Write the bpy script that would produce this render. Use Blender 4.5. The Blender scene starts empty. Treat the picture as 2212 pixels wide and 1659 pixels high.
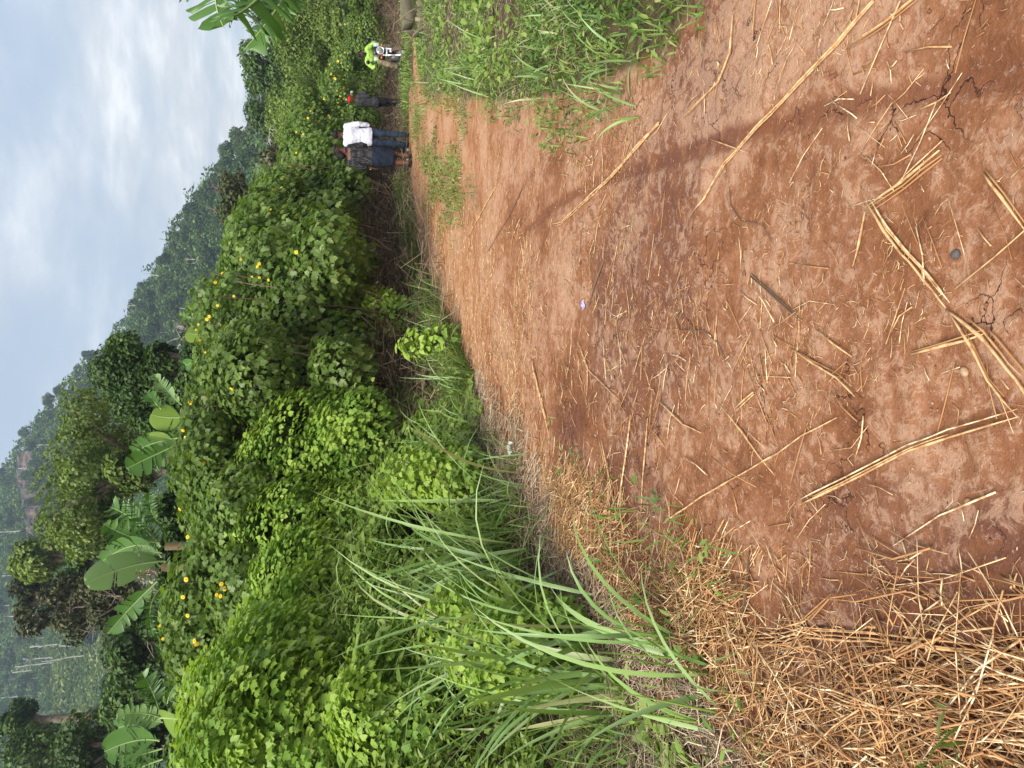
import bpy, math, random
import numpy as np
from mathutils import Vector, Matrix
from mathutils.bvhtree import BVHTree
RS = np.random.RandomState(7)
random.seed(7)
COL = bpy.context.scene.collection
# ------------------------------------------------------------------ camera model (portrait photo turned on its side)
FPX = 1640.0
PITCH = math.radians(12.75)
CAM = np.array([0.0, 0.0, 1.5])
Rv = np.array([1.0, 0, 0]); Uv = np.array([0, math.sin(PITCH), math.cos(PITCH)]); Fv = np.array([0, math.cos(PITCH), -math.sin(PITCH)])
def ray(px, py):
    a = (829.5 - py) / FPX; b = (1106 - px) / FPX
    return a * Rv + b * Uv + Fv
def at(px, py, Y):
    d = ray(px, py); return CAM + d * (Y / d[1])
def gnd(px, py, z=0.0):
    d = ray(px, py); return CAM + d * ((z - CAM[2]) / d[2])
def proj(P):
    v = P - CAM; a = v @ Rv; b = v @ Uv; c = v @ Fv
    return 1106 - FPX * b / c, 829.5 - FPX * a / c, c
# ------------------------------------------------------------------ mesh helpers
def mesh_from(name, V, faces, mats=(), smooth=False, mat_idx=None):
    """V (n,3); faces: list of (m,k) int arrays"""
    me = bpy.data.meshes.new(name)
    V = np.asarray(V, dtype=np.float32)
    me.vertices.add(len(V)); me.vertices.foreach_set('co', V.ravel())
    faces = [np.asarray(f, dtype=np.int32) for f in faces if len(f)]
    nl = sum(f.size for f in faces); nf = sum(len(f) for f in faces)
    me.loops.add(nl); me.polygons.add(nf)
    me.loops.foreach_set('vertex_index', np.concatenate([f.ravel() for f in faces]))
    tot = np.concatenate([np.full(len(f), f.shape[1], np.int32) for f in faces])
    st = np.concatenate([[0], np.cumsum(tot)[:-1]]).astype(np.int32)
    me.polygons.foreach_set('loop_start', st)
    if smooth: me.polygons.foreach_set('use_smooth', np.ones(nf, bool))
    for m in mats: me.materials.append(m)
    if mat_idx is not None: me.polygons.foreach_set('material_index', np.asarray(mat_idx, np.int32))
    me.update(); me.validate()
    return me
class MB:
    def __init__(s): s.V = []; s.F = {}; s.n = 0
    def add(s, V, F):
        V = np.asarray(V, float).reshape(-1, 3)
        for f in (F if isinstance(F, list) else [F]):
            f = np.asarray(f, int)
            if f.size: s.F.setdefault(f.shape[1], []).append(f + s.n)
        s.V.append(V); s.n += len(V)
    def mesh(s, name, mats=(), smooth=False):
        return mesh_from(name, np.concatenate(s.V), [np.concatenate(v) for v in s.F.values()], mats, smooth)
def link(name, data, parent=None, loc=(0, 0, 0), rz=0.0, scale=None):
    o = bpy.data.objects.new(name, data); COL.objects.link(o)
    o.location = [float(c) for c in loc]; o.rotation_euler = (0, 0, rz)
    if scale is not None: o.scale = (scale,) * 3 if np.isscalar(scale) else scale
    if parent is not None: o.parent = parent
    return o
def tag(o, label, cat, group=None, kind=None):
    if label: o['label'] = label
    if cat: o['category'] = cat
    if group: o['group'] = group
    if kind: o['kind'] = kind
    return o
def empty(name, loc=(0, 0, 0), rz=0.0, scale=None):
    return link(name, None, None, loc, rz, scale)
def nrm(v): return v / np.maximum(np.linalg.norm(v, axis=-1, keepdims=True), 1e-9)
def inst(mb, tv, tf, pos, tip, nor, sc, scx=None):
    """scatter a template leaf: y = tip direction, z = normal"""
    tip = nrm(tip); x = nrm(np.cross(tip, nor)); z = np.cross(x, tip)
    sc = np.broadcast_to(np.asarray(sc, float), (len(pos),)); sx = sc if scx is None else scx
    V = (x[:, None] * (tv[None, :, 0:1] * sx[:, None, None]) + tip[:, None] * (tv[None, :, 1:2] * sc[:, None, None])
         + z[:, None] * (tv[None, :, 2:3] * sc[:, None, None])) + pos[:, None]
    off = (np.arange(len(pos)) * len(tv))[:, None, None]
    mb.add(V.reshape(-1, 3), [(np.asarray(f)[None] + off).reshape(-1, len(f[0])) for f in tf])
# leaf templates
DIAM = (np.array([(0, 0, 0), (.42, .45, .09), (0, 1, -.05), (-.42, .45, .09)], float), [[(0, 1, 2), (0, 2, 3)]])
LANCE = (np.array([(0, 0, 0), (.16, .3, .05), (.13, .65, .04), (0, 1, -.08), (-.13, .65, .04), (-.16, .3, .05), (0, .35, 0), (0, .68, -.01)], float),
         [[(0, 1, 6), (0, 6, 5), (7, 2, 3), (7, 3, 4)], [(6, 1, 2, 7), (5, 6, 7, 4)]])
_l = [(0, 0, 0), (.2, -.04, .03), (.42, .12, .0), (.36, .26, .03), (.56, .52, -.08), (.3, .5, .02), (.3, .7, -.0), (0, 1.05, -.16)]
LOBE = (np.array(_l + [(-a, b, c) for a, b, c in _l[1:-1]] + [(0, .42, -.02)], float),
        [[(14, 0, 1), (14, 1, 2), (14, 2, 3), (14, 3, 4), (14, 4, 5), (14, 5, 6), (14, 6, 7),
          (14, 8, 0), (14, 9, 8), (14, 10, 9), (14, 11, 10), (14, 12, 11), (14, 13, 12), (14, 7, 13)]])
_h = [(0, .06, 0), (.22, -.06, .04), (.42, .12, .05), (.4, .42, .02), (.2, .76, -.03), (0, 1, -.12)]
HEART = (np.array(_h + [(-a, b, c) for a, b, c in _h[1:-1]] + [(0, .4, -.03)], float),
         [[(10, 0, 1), (10, 1, 2), (10, 2, 3), (10, 3, 4), (10, 4, 5), (10, 6, 0), (10, 7, 6), (10, 8, 7), (10, 9, 8), (10, 5, 9)]])
def blades(mb, base, head, L, w, lean, curl, K=5, fold=.18, twist=None):
    """curved grass blades. head = azimuth, lean = start angle from vertical, curl = extra bend to tip"""
    N = len(base); t = np.linspace(0, 1, K + 1)
    ang = lean[:, None] + curl[:, None] * t[None] ** 1.3
    dx = np.sin(ang); dz = np.cos(ang)
    seg = (L / K)[:, None]
    hx = np.concatenate([np.zeros((N, 1)), np.cumsum((dx[:, :-1] + dx[:, 1:]) * .5 * seg, 1)], 1)
    hz = np.concatenate([np.zeros((N, 1)), np.cumsum((dz[:, :-1] + dz[:, 1:]) * .5 * seg, 1)], 1)
    ca, sa = np.cos(head), np.sin(head)
    P = np.stack([base[:, 0:1] + hx * ca[:, None], base[:, 1:2] + hx * sa[:, None], base[:, 2:3] + hz], -1)
    side = np.stack([-sa, ca, np.zeros(N)], -1)[:, None]
    nor = np.stack([-dz * ca[:, None], -dz * sa[:, None], dx], -1)
    if twist is not None:
        tw = twist[:, None] * t[None]
        side, nor = side * np.cos(tw)[..., None] + nor * np.sin(tw)[..., None], nor * np.cos(tw)[..., None] - side * np.sin(tw)[..., None]
    prof = np.clip(np.minimum((t * 4 + .35), 1) * (1 - t ** 2.2) + .02, 0, 1)
    ww = w[:, None] * prof[None] * .5
    A = P - side * ww[..., None] + nor * (ww * fold)[..., None]; B = P; Cc = P + side * ww[..., None] + nor * (ww * fold)[..., None]
    V = np.stack([A, B, Cc], 2).reshape(N, -1, 3)
    q = []
    for k in range(K):
        a = 3 * k
        q += [(a, a + 1, a + 4, a + 3), (a + 1, a + 2, a + 5, a + 4)]
    off = (np.arange(N) * 3 * (K + 1))[:, None, None]
    mb.add(V.reshape(-1, 3), (np.array(q)[None] + off).reshape(-1, 4))
def straws(mb, p, az, el, L, w, h, bend=None, roll=None):
    """flattish stalks: box section, three stations"""
    N = len(p)
    if bend is None: bend = RS.normal(0, .12, N)
    d1 = np.stack([np.cos(az - bend) * np.cos(el), np.sin(az - bend) * np.cos(el), np.sin(el)], -1)
    d2 = np.stack([np.cos(az + bend) * np.cos(el), np.sin(az + bend) * np.cos(el), -.3 * np.sin(el)], -1)
    S = [p - d1 * (L / 2)[:, None], p, p + d2 * (L / 2)[:, None]]
    side = np.stack([-np.sin(az), np.cos(az), RS.normal(0, .35, N)], -1); side = nrm(side)
    up = nrm(np.cross(d1, side)); up *= np.sign(up[:, 2:3] + 1e-6)
    V = []
    for i, s in enumerate(S):
        k = 1 - .15 * i
        a = side * (w * k / 2)[:, None]; b = up * (h)[:, None]
        V += [s - a, s + a, s + a * .6 + b, s - a * .6 + b]
    V = np.stack(V, 1)
    q = []
    for k in (0, 4):
        for j in range(4):
            q.append((k + j, k + (j + 1) % 4, k + 4 + (j + 1) % 4, k + 4 + j))
    q += [(3, 2, 1, 0), (8, 9, 10, 11)]
    off = (np.arange(N) * 12)[:, None, None]
    mb.add(V.reshape(-1, 3), (np.array(q)[None] + off).reshape(-1, 4))
def rings(mb, pts, rad, n=8, cap=True, hint=(0.0, 0.0, 1.0), ry=None):
    """loft of elliptical rings along pts"""
    pts = np.asarray(pts, float); rad = np.asarray(rad, float); ry = rad if ry is None else np.asarray(ry, float)
    T = np.gradient(pts, axis=0); T = nrm(T)
    V = []; a = np.linspace(0, 2 * np.pi, n, endpoint=False)
    hx = np.asarray(hint, float)
    for i in range(len(pts)):
        x = hx - T[i] * (hx @ T[i])
        if np.linalg.norm(x) < .05: x = np.array([1.0, 0, 0]) - T[i] * T[i][0]
        x = x / np.linalg.norm(x); y = np.cross(T[i], x)
        V.append(pts[i] + np.outer(np.cos(a) * rad[i], x) + np.outer(np.sin(a) * ry[i], y))
    V = np.concatenate(V); m = len(pts)
    i, j = np.meshgrid(np.arange(m - 1), np.arange(n), indexing='ij')
    j2 = (j + 1) % n
    F = np.stack([i * n + j, i * n + j2, (i + 1) * n + j2, (i + 1) * n + j], -1).reshape(-1, 4)
    fs = [F]
    if cap:
        V = np.concatenate([V, pts[:1], pts[-1:]]); k = m * n
        jj = np.arange(n)
        fs.append(np.concatenate([np.stack([np.full(n, k), (jj + 1) % n, jj], -1), np.stack([np.full(n, k + 1), (m - 1) * n + jj, (m - 1) * n + (jj + 1) % n], -1)]))
    mb.add(V, fs)
def boxm(mb, c, s, R=None, bev=0.0):
    x, y, z = [k / 2 for k in s]
    if bev <= 0:
        V = np.array([(a * x, b * y, d * z) for d in (-1, 1) for a, b in ((-1, -1), (1, -1), (1, 1), (-1, 1))], float)
        F = [[(3, 2, 1, 0), (4, 5, 6, 7), (0, 1, 5, 4), (1, 2, 6, 5), (2, 3, 7, 6), (3, 0, 4, 7)]]
    else:
        b_ = bev; pr = [(x - b_, y), (x, y - b_)]
        o = []
        for sx, sy, rev in ((1, 1, 0), (1, -1, 1), (-1, -1, 0), (-1, 1, 1)):
            q = [(sx * (x - b_), sy * y), (sx * x, sy * (y - b_))]
            o += q[::-1] if rev else q
        V = []
        for zz, k in ((-z, .0), (-z + b_, 1), (z - b_, 1), (z, .0)):
            for (u, v) in o: V.append((u - (0 if k else np.sign(u) * b_ * .7), v - (0 if k else np.sign(v) * b_ * .7), zz))
        V = np.array(V); n = 8; F4 = []
        for i in range(3):
            for j in range(n): F4.append((i * n + j, (i + 1) * n + j, (i + 1) * n + (j + 1) % n, i * n + (j + 1) % n))
        F = [F4, [tuple(range(8)), tuple(range(31, 23, -1))]]
    if R is not None: V = V @ np.asarray(R).T
    mb.add(V + np.asarray(c, float), F)
def rotm(ax, a):
    return np.array(Matrix.Rotation(a, 3, ax))
# ------------------------------------------------------------------ materials
def newmat(name):
    m = bpy.data.materials.new(name); m.use_nodes = True; nt = m.node_tree; nt.nodes.clear()
    out = nt.nodes.new('ShaderNodeOutputMaterial'); p = nt.nodes.new('ShaderNodeBsdfPrincipled')
    nt.links.new(p.outputs[0], out.inputs[0]); return m, nt, p, out
def ramp(nt, fac, stops, interp='LINEAR'):
    r = nt.nodes.new('ShaderNodeValToRGB'); e = r.color_ramp.elements; r.color_ramp.interpolation = interp
    while len(e) < len(stops): e.new(.5)
    for el, (p, c) in zip(e, stops): el.position = p; el.color = (*c, 1) if len(c) == 3 else c
    nt.links.new(fac, r.inputs[0]); return r.outputs[0]
def noise(nt, scale, detail=4, rough=.55, vec=None, dist=0.0):
    n = nt.nodes.new('ShaderNodeTexNoise'); n.inputs['Scale'].default_value = scale; n.inputs['Detail'].default_value = detail
    n.inputs['Roughness'].default_value = rough; n.inputs['Distortion'].default_value = dist
    if vec is not None: nt.links.new(vec, n.inputs['Vector'])
    return n.outputs['Fac']
def mixc(nt, fac, a, b, mode='MIX'):
    m = nt.nodes.new('ShaderNodeMix'); m.data_type = 'RGBA'; m.blend_type = mode
    for s, v in ((m.inputs[0], fac), (m.inputs[6], a), (m.inputs[7], b)):
        if hasattr(v, 'is_output'): nt.links.new(v, s)
        elif np.isscalar(v): s.default_value = v
        else: s.default_value = (*v, 1)
    return m.outputs[2]
def mth(nt, op, a, b=None, clamp=False):
    m = nt.nodes.new('ShaderNodeMath'); m.operation = op; m.use_clamp = clamp
    for i, v in enumerate((a, b)):
        if v is None: continue
        if hasattr(v, 'is_output'): nt.links.new(v, m.inputs[i])
        else: m.inputs[i].default_value = v
    return m.outputs[0]
def sstep(nt, x, lo, hi):
    m = nt.nodes.new('ShaderNodeMapRange'); m.interpolation_type = 'SMOOTHSTEP'
    nt.links.new(x, m.inputs[0]); m.inputs[1].default_value = lo; m.inputs[2].default_value = hi; return m.outputs[0]
def bump(nt, p, h, strength, dist):
    b = nt.nodes.new('ShaderNodeBump'); b.inputs['Strength'].default_value = strength; b.inputs['Distance'].default_value = dist
    nt.links.new(h, b.inputs['Height']); nt.links.new(b.outputs[0], p.inputs['Normal'])
def leafmat(name, cols, trans=.3, rough=.5, spec=.35, nscale=None, ncol=None, objvar=.0):
    m, nt, p, out = newmat(name)
    g = nt.nodes.new('ShaderNodeNewGeometry')
    n = len(cols); c = ramp(nt, g.outputs['Random Per Island'], [(i / (n - 1), k) for i, k in enumerate(cols)])
    tc = nt.nodes.new('ShaderNodeTexCoord')
    if nscale:
        f = sstep(nt, noise(nt, nscale, 3, .6, tc.outputs['Object']), .42, .62)
        c = mixc(nt, f, c, ncol)
    if objvar:
        oi = nt.nodes.new('ShaderNodeObjectInfo'); hs = nt.nodes.new('ShaderNodeHueSaturation')
        nt.links.new(c, hs.inputs['Color'])
        nt.links.new(mth(nt, 'ADD', mth(nt, 'MULTIPLY', oi.outputs['Random'], objvar), 1 - objvar / 2), hs.inputs['Value'])
        c = hs.outputs[0]
    nt.links.new(c, p.inputs['Base Color']); p.inputs['Roughness'].default_value = rough; p.inputs['Specular IOR Level'].default_value = spec
    if trans > 0:
        t = nt.nodes.new('ShaderNodeBsdfTranslucent'); c2 = mixc(nt, 1.0, c, (1.0, 1.0, .45), 'MULTIPLY')
        nt.links.new(c2, t.inputs[0]); mx = nt.nodes.new('ShaderNodeMixShader'); mx.inputs[0].default_value = trans
        nt.links.new(p.outputs[0], mx.inputs[1]); nt.links.new(t.outputs[0], mx.inputs[2]); nt.links.new(mx.outputs[0], out.inputs[0])
    return m
def plain(name, col, rough=.7, spec=.3, metal=0.0, nscale=None, col2=None, bmp=0.0, bscale=30, bdist=.01):
    m, nt, p, out = newmat(name); tc = nt.nodes.new('ShaderNodeTexCoord')
    if nscale:
        c = mixc(nt, sstep(nt, noise(nt, nscale, 4, .6, tc.outputs['Object']), .35, .65), col, col2)
        nt.links.new(c, p.inputs['Base Color'])
    else: p.inputs['Base Color'].default_value = (*col, 1)
    if bmp: bump(nt, p, noise(nt, bscale, 4, .6, tc.outputs['Object']), bmp, bdist)
    p.inputs['Roughness'].default_value = rough; p.inputs['Specular IOR Level'].default_value = spec; p.inputs['Metallic'].default_value = metal
    return m
# ------------------------------------------------------------------ terrain
Lp = [(1500, 1659), (1430, 1560), (1300, 1400), (1225, 1300), (1185, 1150), (1135, 1020), (1065, 900), (1010, 800), (965, 700), (930, 620), (905, 540), (893, 450), (884, 390)]
LW = np.array([gnd(*p)[:2] for p in Lp])
LY = np.concatenate([[-6, 1.0], LW[:, 1], [19.2, 19.6, 23, 60]]); LX = np.concatenate([[-2.2, -2.0], LW[:, 0], [4.7, 7.6, 30, 60]])
Rp = [(1560, 0), (1530, 60), (1480, 140), (1420, 200), (1300, 250), (1200, 262), (1100, 262), (1000, 245), (930, 215), (906, 170)]
RW = np.array([gnd(*p)[:2] for p in Rp])
RY = np.concatenate([[-6, 1.5], RW[:, 1], [60]]); RX = np.concatenate([[3.2, 2.3], RW[:, 0], [8.0]])
def XL(y): return np.interp(y, LY, LX)
def XR(y): return np.interp(y, RY, RX)
ISL = np.array([gnd(*p)[:2] for p in [(900, 150), (885, 200), (886, 269), (893, 298), (913, 343), (920, 395), (942, 465), (962, 500), (1008, 497), (1040, 440), (1032, 385), (965, 345), (925, 300), (908, 240), (904, 190)]])
def inpoly(x, y, P):
    c = np.zeros(np.shape(x), bool); j = len(P) - 1
    for i in range(len(P)):
        xi, yi = P[i]; xj, yj = P[j]
        c ^= ((yi > y) != (yj > y)) & (x < (xj - xi) * (y - yi) / (yj - yi + 1e-12) + xi); j = i
    return c
def segdist(x, y, P):
    d = np.full(np.shape(x), 1e9)
    for a, b in zip(P[:-1], P[1:]):
        ab = b - a; t = np.clip(((x - a[0]) * ab[0] + (y - a[1]) * ab[1]) / (ab @ ab), 0, 1)
        d = np.minimum(d, np.hypot(x - a[0] - t * ab[0], y - a[1] - t * ab[1]))
    return d
# value noise (numpy) for masks and heights
_g = RS.rand(256, 256)
def vnoise(x, y, s, o=0):
    x = np.asarray(x) * s + 37.3 * o + 500; y = np.asarray(y) * s + 91.7 * o + 500
    xi = np.floor(x).astype(int); yi = np.floor(y).astype(int); fx = x - xi; fy = y - yi
    fx = fx * fx * (3 - 2 * fx); fy = fy * fy * (3 - 2 * fy)
    a = _g[xi % 256, yi % 256]; b = _g[(xi + 1) % 256, yi % 256]; c = _g[xi % 256, (yi + 1) % 256]; d = _g[(xi + 1) % 256, (yi + 1) % 256]
    return (a * (1 - fx) + b * fx) * (1 - fy) + (c * (1 - fx) + d * fx) * fy
def fbm(x, y, s, n=4, o=0):
    v = 0; a = .5; t = 0
    for i in range(n): v = v + a * vnoise(x, y, s * 2 ** i, o + i); t += a; a *= .5
    return v / t
def ss(x, a, b):
    t = np.clip((x - a) / (b - a), 0, 1); return t * t * (3 - 2 * t)
TRK = np.array([gnd(*p)[:2] for p in [(1130, 500), (1200, 440), (1260, 408), (1340, 375), (1450, 340), (1600, 288), (1760, 240), (1900, 215), (2050, 185), (2300, 120)]])
def ldist(x, y): return (XL(y) - x) * .8
def gz(x, y):
    x = np.asarray(x, float); y = np.asarray(y, float)
    z = np.interp(y, [15, 17.3, 19, 21.8, 23.6, 40, 60], [0, -.02, -.20, -.48, -.64, -1.35, -1.6]) + .12 * ss(9.6 - x, 0, 1.2) * ss(y, 19, 21)
    bank = .85 * ss(ldist(x, y), .12, 1.7) * (1 - ss(y, 12, 17)) * (.55 + .45 * ss(y, 2.5, 6))
    bank = bank * (1 - ss(y, 30, 50))
    rb = .16 * ss(x - XR(y), .1, 1.6) * (1 - ss(y, 12, 15))
    z = z + bank + rb + .05 * (fbm(x, y, .5, 3, 3) - .5) * ss(y, 1, 6)
    return z
def fine(x, y):
    d = (.022 * (fbm(x, y, 1.6, 3, 7) - .5) + .016 * (fbm(x, y, 9, 3, 9) - .5) + .007 * (fbm(x, y, 26, 2, 11) - .5) - .006 * ss(fbm(x, y, 7, 3, 13), .60, .70))
    d = d - .012 * (1 - ss(segdist(x, y, TRK), .02, .07))
    return d
def gzf(x, y): return gz(x, y) + fine(x, y)
# --- hill height field (azimuth profile of the ridge)
SIL = [(640, -30), (612, 0), (590, 60), (560, 130), (545, 180), (520, 250), (500, 280), (455, 330), (415, 400), (375, 470), (338, 540), (300, 600), (262, 660), (212, 730), (150, 790), (85, 865), (30, 930), (-20, 1000), (-140, 1130), (-190, 1300), (-170, 1500), (-150, 1700)]
_az = []; _te = []
for px, py in SIL:
    d = ray(px, py); _az.append(math.atan2(d[0], d[1])); _te.append(d[2] / math.hypot(d[0], d[1]))
_o = np.argsort(_az); _az = np.array(_az)[_o]; _te = np.array(_te)[_o]
def ridge(a):
    R = np.interp(a, [-.6, -.1, .1, .3, .5, .8], [430, 400, 330, 240, 190, 170])
    th = np.interp(a, _az, _te)
    return R, th * R - 7.0
def hz(x, y):
    x = np.asarray(x, float); y = np.asarray(y, float)
    a = np.arctan2(x, y); r = np.hypot(x, y); R, H = ridge(a)
    foot = np.interp(a, [-.6, 0, .3, .5], [120, 110, 85, 70])
    t = np.clip((r - foot) / (R - foot), 0, 1.6)
    s = np.where(t < 1, t ** 1.25, 1 - .15 * (t - 1))
    gul = (fbm(x, y, .02, 3, 21) - .5) * 26 * np.clip(t, 0, 1) * np.clip(1.25 - t, 0, 1) * 1.6
    return np.where(t > 0, -1.6 + (H + 1.6) * s + gul, -1.6)
# --- near ground sheet, graded grid
def axis(knots):
    out = []
    for (a, b, st) in knots: out += list(np.arange(a, b, st))
    return np.array(out + [knots[-1][1]])
gx = axis([(-400, -60, 40), (-60, -12, 4), (-12, -4, .5), (-4, -2.4, .1), (-2.4, -1.6, .03), (-1.6, 2.6, .016), (2.6, 3.2, .03), (3.2, 8, .1), (8, 16, .4), (16, 60, 3), (60, 400, 40)])
gy = axis([(-120, -8, 16), (-8, 0, .8), (0, 1.2, .15), (1.2, 3.6, .016), (3.6, 5.2, .03), (5.2, 9, .06), (9, 19, .14), (19, 50, .8), (50, 130, 8), (130, 500, 40)])
X, Y = np.meshgrid(gx, gy, indexing='ij'); Z = gzf(X, Y)
nx, ny = X.shape
i, j = np.meshgrid(np.arange(nx - 1), np.arange(ny - 1), indexing='ij')
Fq = np.stack([i * ny + j, (i + 1) * ny + j, (i + 1) * ny + j + 1, i * ny + j + 1], -1).reshape(-1, 4)
m, nt, p, out = newmat('red_dirt')
geo = nt.nodes.new('ShaderNodeNewGeometry'); pos = geo.outputs['Position']
sep = nt.nodes.new('ShaderNodeSeparateXYZ'); nt.links.new(pos, sep.inputs[0])
def attr(nt, n):
    a = nt.nodes.new('ShaderNodeAttribute'); a.attribute_name = n; return a.outputs['Fac']
big = mth(nt, 'ADD', noise(nt, 1.15, 5, .62, pos, .4), mth(nt, 'MULTIPLY', sstep(nt, sep.outputs[0], -1.2, 1.4), .11)); big = mth(nt, 'SUBTRACT', big, .035); mid = noise(nt, 5.5, 6, .7, pos, .6); fin = noise(nt, 60, 5, .7, pos); med = noise(nt, 20, 5, .7, pos)
s = mth(nt, 'ADD', mth(nt, 'MULTIPLY', big, .55), mth(nt, 'ADD', mth(nt, 'MULTIPLY', mid, .3), mth(nt, 'MULTIPLY', med, .2)))
base = ramp(nt, s, [(.40, (.115, .042, .018)), (.49, (.205, .082, .036)), (.56, (.27, .120, .060)), (.67, (.38, .21, .125))])
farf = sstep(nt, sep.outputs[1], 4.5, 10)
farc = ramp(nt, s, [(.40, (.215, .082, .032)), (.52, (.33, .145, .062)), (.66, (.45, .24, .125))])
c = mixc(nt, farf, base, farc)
trk = mth(nt, 'MULTIPLY', attr(nt, 'track'), sstep(nt, mid, .25, .5))
c = mixc(nt, mth(nt, 'MULTIPLY', trk, .85), c, (.165, .062, .030))
c = mixc(nt, mth(nt, 'MULTIPLY', attr(nt, 'damp'), sstep(nt, mid, .3, .6)), c, (.13, .052, .032))
# pale dusty crust breaking up into a darker damp layer
sh_ = mth(nt, 'ADD', noise(nt, 14, 6, .78, pos, .8), mth(nt, 'MULTIPLY', mth(nt, 'SUBTRACT', s, .53), 1.1))
c = mixc(nt, mth(nt, 'MULTIPLY', mth(nt, 'MULTIPLY', sstep(nt, sh_, .50, .60), .55), mth(nt, 'SUBTRACT', 1.0, trk)), c, (.42, .26, .17))
c = mixc(nt, mth(nt, 'MULTIPLY', sstep(nt, noise(nt, 33, 5, .75, pos, .5), .56, .66), .45), c, (.14, .055, .028))
c = mixc(nt, sstep(nt, fin, .56, .72), c, mixc(nt, .5, c, (.55, .38, .3)))
c = mixc(nt, sstep(nt, noise(nt, 95, 3, .6, pos), .62, .74), c, (.12, .05, .03))
# cracks
vd = nt.nodes.new('ShaderNodeTexVoronoi'); vd.feature = 'DISTANCE_TO_EDGE'; vd.inputs['Scale'].default_value = 5.5
dv = nt.nodes.new('ShaderNodeVectorMath'); dv.operation = 'ADD'
nn = nt.nodes.new('ShaderNodeTexNoise'); nn.inputs['Scale'].default_value = 9; nn.inputs['Detail'].default_value = 5; nt.links.new(pos, nn.inputs['Vector'])
sc = nt.nodes.new('ShaderNodeVectorMath'); sc.operation = 'SCALE'; sc.inputs['Scale'].default_value = .22
nt.links.new(nn.outputs['Color'], sc.inputs[0]); nt.links.new(sc.outputs[0], dv.inputs[0]); nt.links.new(pos, dv.inputs[1]); nt.links.new(dv.outputs[0], vd.inputs['Vector'])
crk = mth(nt, 'MULTIPLY', mth(nt, 'SUBTRACT', 1.0, sstep(nt, vd.outputs['Distance'], .002, .016)), sstep(nt, noise(nt, 1.9, 3, .5, pos), .53, .62))
crk = mth(nt, 'MULTIPLY', crk, mth(nt, 'SUBTRACT', 1.0, farf))
c = mixc(nt, crk, c, (.05, .02, .014))
veg = attr(nt, 'veg')
soil = ramp(nt, mid, [(.35, (.05, .04, .022)), (.6, (.12, .085, .045))])
c = mixc(nt, sstep(nt, mth(nt, 'ADD', veg, mth(nt, 'MULTIPLY', mth(nt, 'SUBTRACT', mid, .5), .8)), .35, .65), c, soil)
nt.links.new(c, p.inputs['Base Color']); p.inputs['Roughness'].default_value = .92; p.inputs['Specular IOR Level'].default_value = .15
h = mth(nt, 'ADD', mth(nt, 'MULTIPLY', med, .6), mth(nt, 'MULTIPLY', fin, .35)); h = mth(nt, 'SUBTRACT', h, mth(nt, 'MULTIPLY', crk, .8))
h = mth(nt, 'ADD', h, mth(nt, 'MULTIPLY', sh_, .6)); bump(nt, p, h, .8, .016)
MDIRT = m
me = mesh_from('ground', np.stack([X, Y, Z], -1).reshape(-1, 3), [Fq], [m], True)
def vattr(me, n, v):
    a = me.attributes.new(n, 'FLOAT', 'POINT'); a.data.foreach_set('value', np.asarray(v, np.float32).ravel())
vegm = np.maximum(ss(ldist(X, Y), -.05, .35), ss(X - XR(Y), 0, .4) * (Y < 15)); vegm = np.maximum(vegm, inpoly(X, Y, ISL) * .42)
path_far = inpoly(X, Y, np.array([(9, 30), (15, 30), (24, 38), (40, 50), (60, 70), (60, 60), (40, 42), (26, 34), (18, 28)]))
vegm = np.maximum(vegm, (X > 6.6) * ss(Y, 15.8, 16.4)); vegm = np.maximum(vegm, ss(Y, 18.8, 19.5)) * (1 - path_far)
vattr(me, 'veg', vegm)
vattr(me, 'track', 1 - ss(segdist(X, Y, TRK) + .035 * (fbm(X, Y, 5, 3) - .5), .022, .058))
dm = ss(fbm(X, Y, .9, 3, 5) + .35 * ss(-X - .2 * Y + 1.2, .2, 1.6) - .3 * ss(Y, 4, 8), .52, .72)
vattr(me, 'damp', dm)
g = link('ground', me); tag(g, 'bare red dirt track crusted with dust and cracks', None, None, 'structure')
# --- hill sheet
aa = np.linspace(-.62, .66, 260); rr = np.concatenate([np.linspace(60, 130, 16), np.linspace(134, 470, 110), [520, 620]])
A, Rr = np.meshgrid(aa, rr, indexing='ij'); HX = Rr * np.sin(A); HY = Rr * np.cos(A); HZ = hz(HX, HY) - .05
nx2, ny2 = A.shape; i, j = np.meshgrid(np.arange(nx2 - 1), np.arange(ny2 - 1), indexing='ij')
F2 = np.stack([i * ny2 + j, (i + 1) * ny2 + j, (i + 1) * ny2 + j + 1, i * ny2 + j + 1], -1).reshape(-1, 4)
mh = plain('hill_soil', (.030, .050, .018), .95, .1, 0, .12, (.055, .085, .028), .8, .5, .8)
hl = link('hill', mesh_from('hill', np.stack([HX, HY, HZ], -1).reshape(-1, 3), [F2], [mh], True)); tag(hl, 'steep forested hillside rising to the left', None, None, 'structure')
HBVH = BVHTree.FromPolygons([tuple(v) for v in np.stack([HX, HY, HZ], -1).reshape(-1, 3).tolist()], F2.tolist())
def hill_hit(px, py):
    d = ray(px, py); r = HBVH.ray_cast(Vector(CAM), Vector(d).normalized())
    return None if r[0] is None else np.array(r[0])
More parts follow.
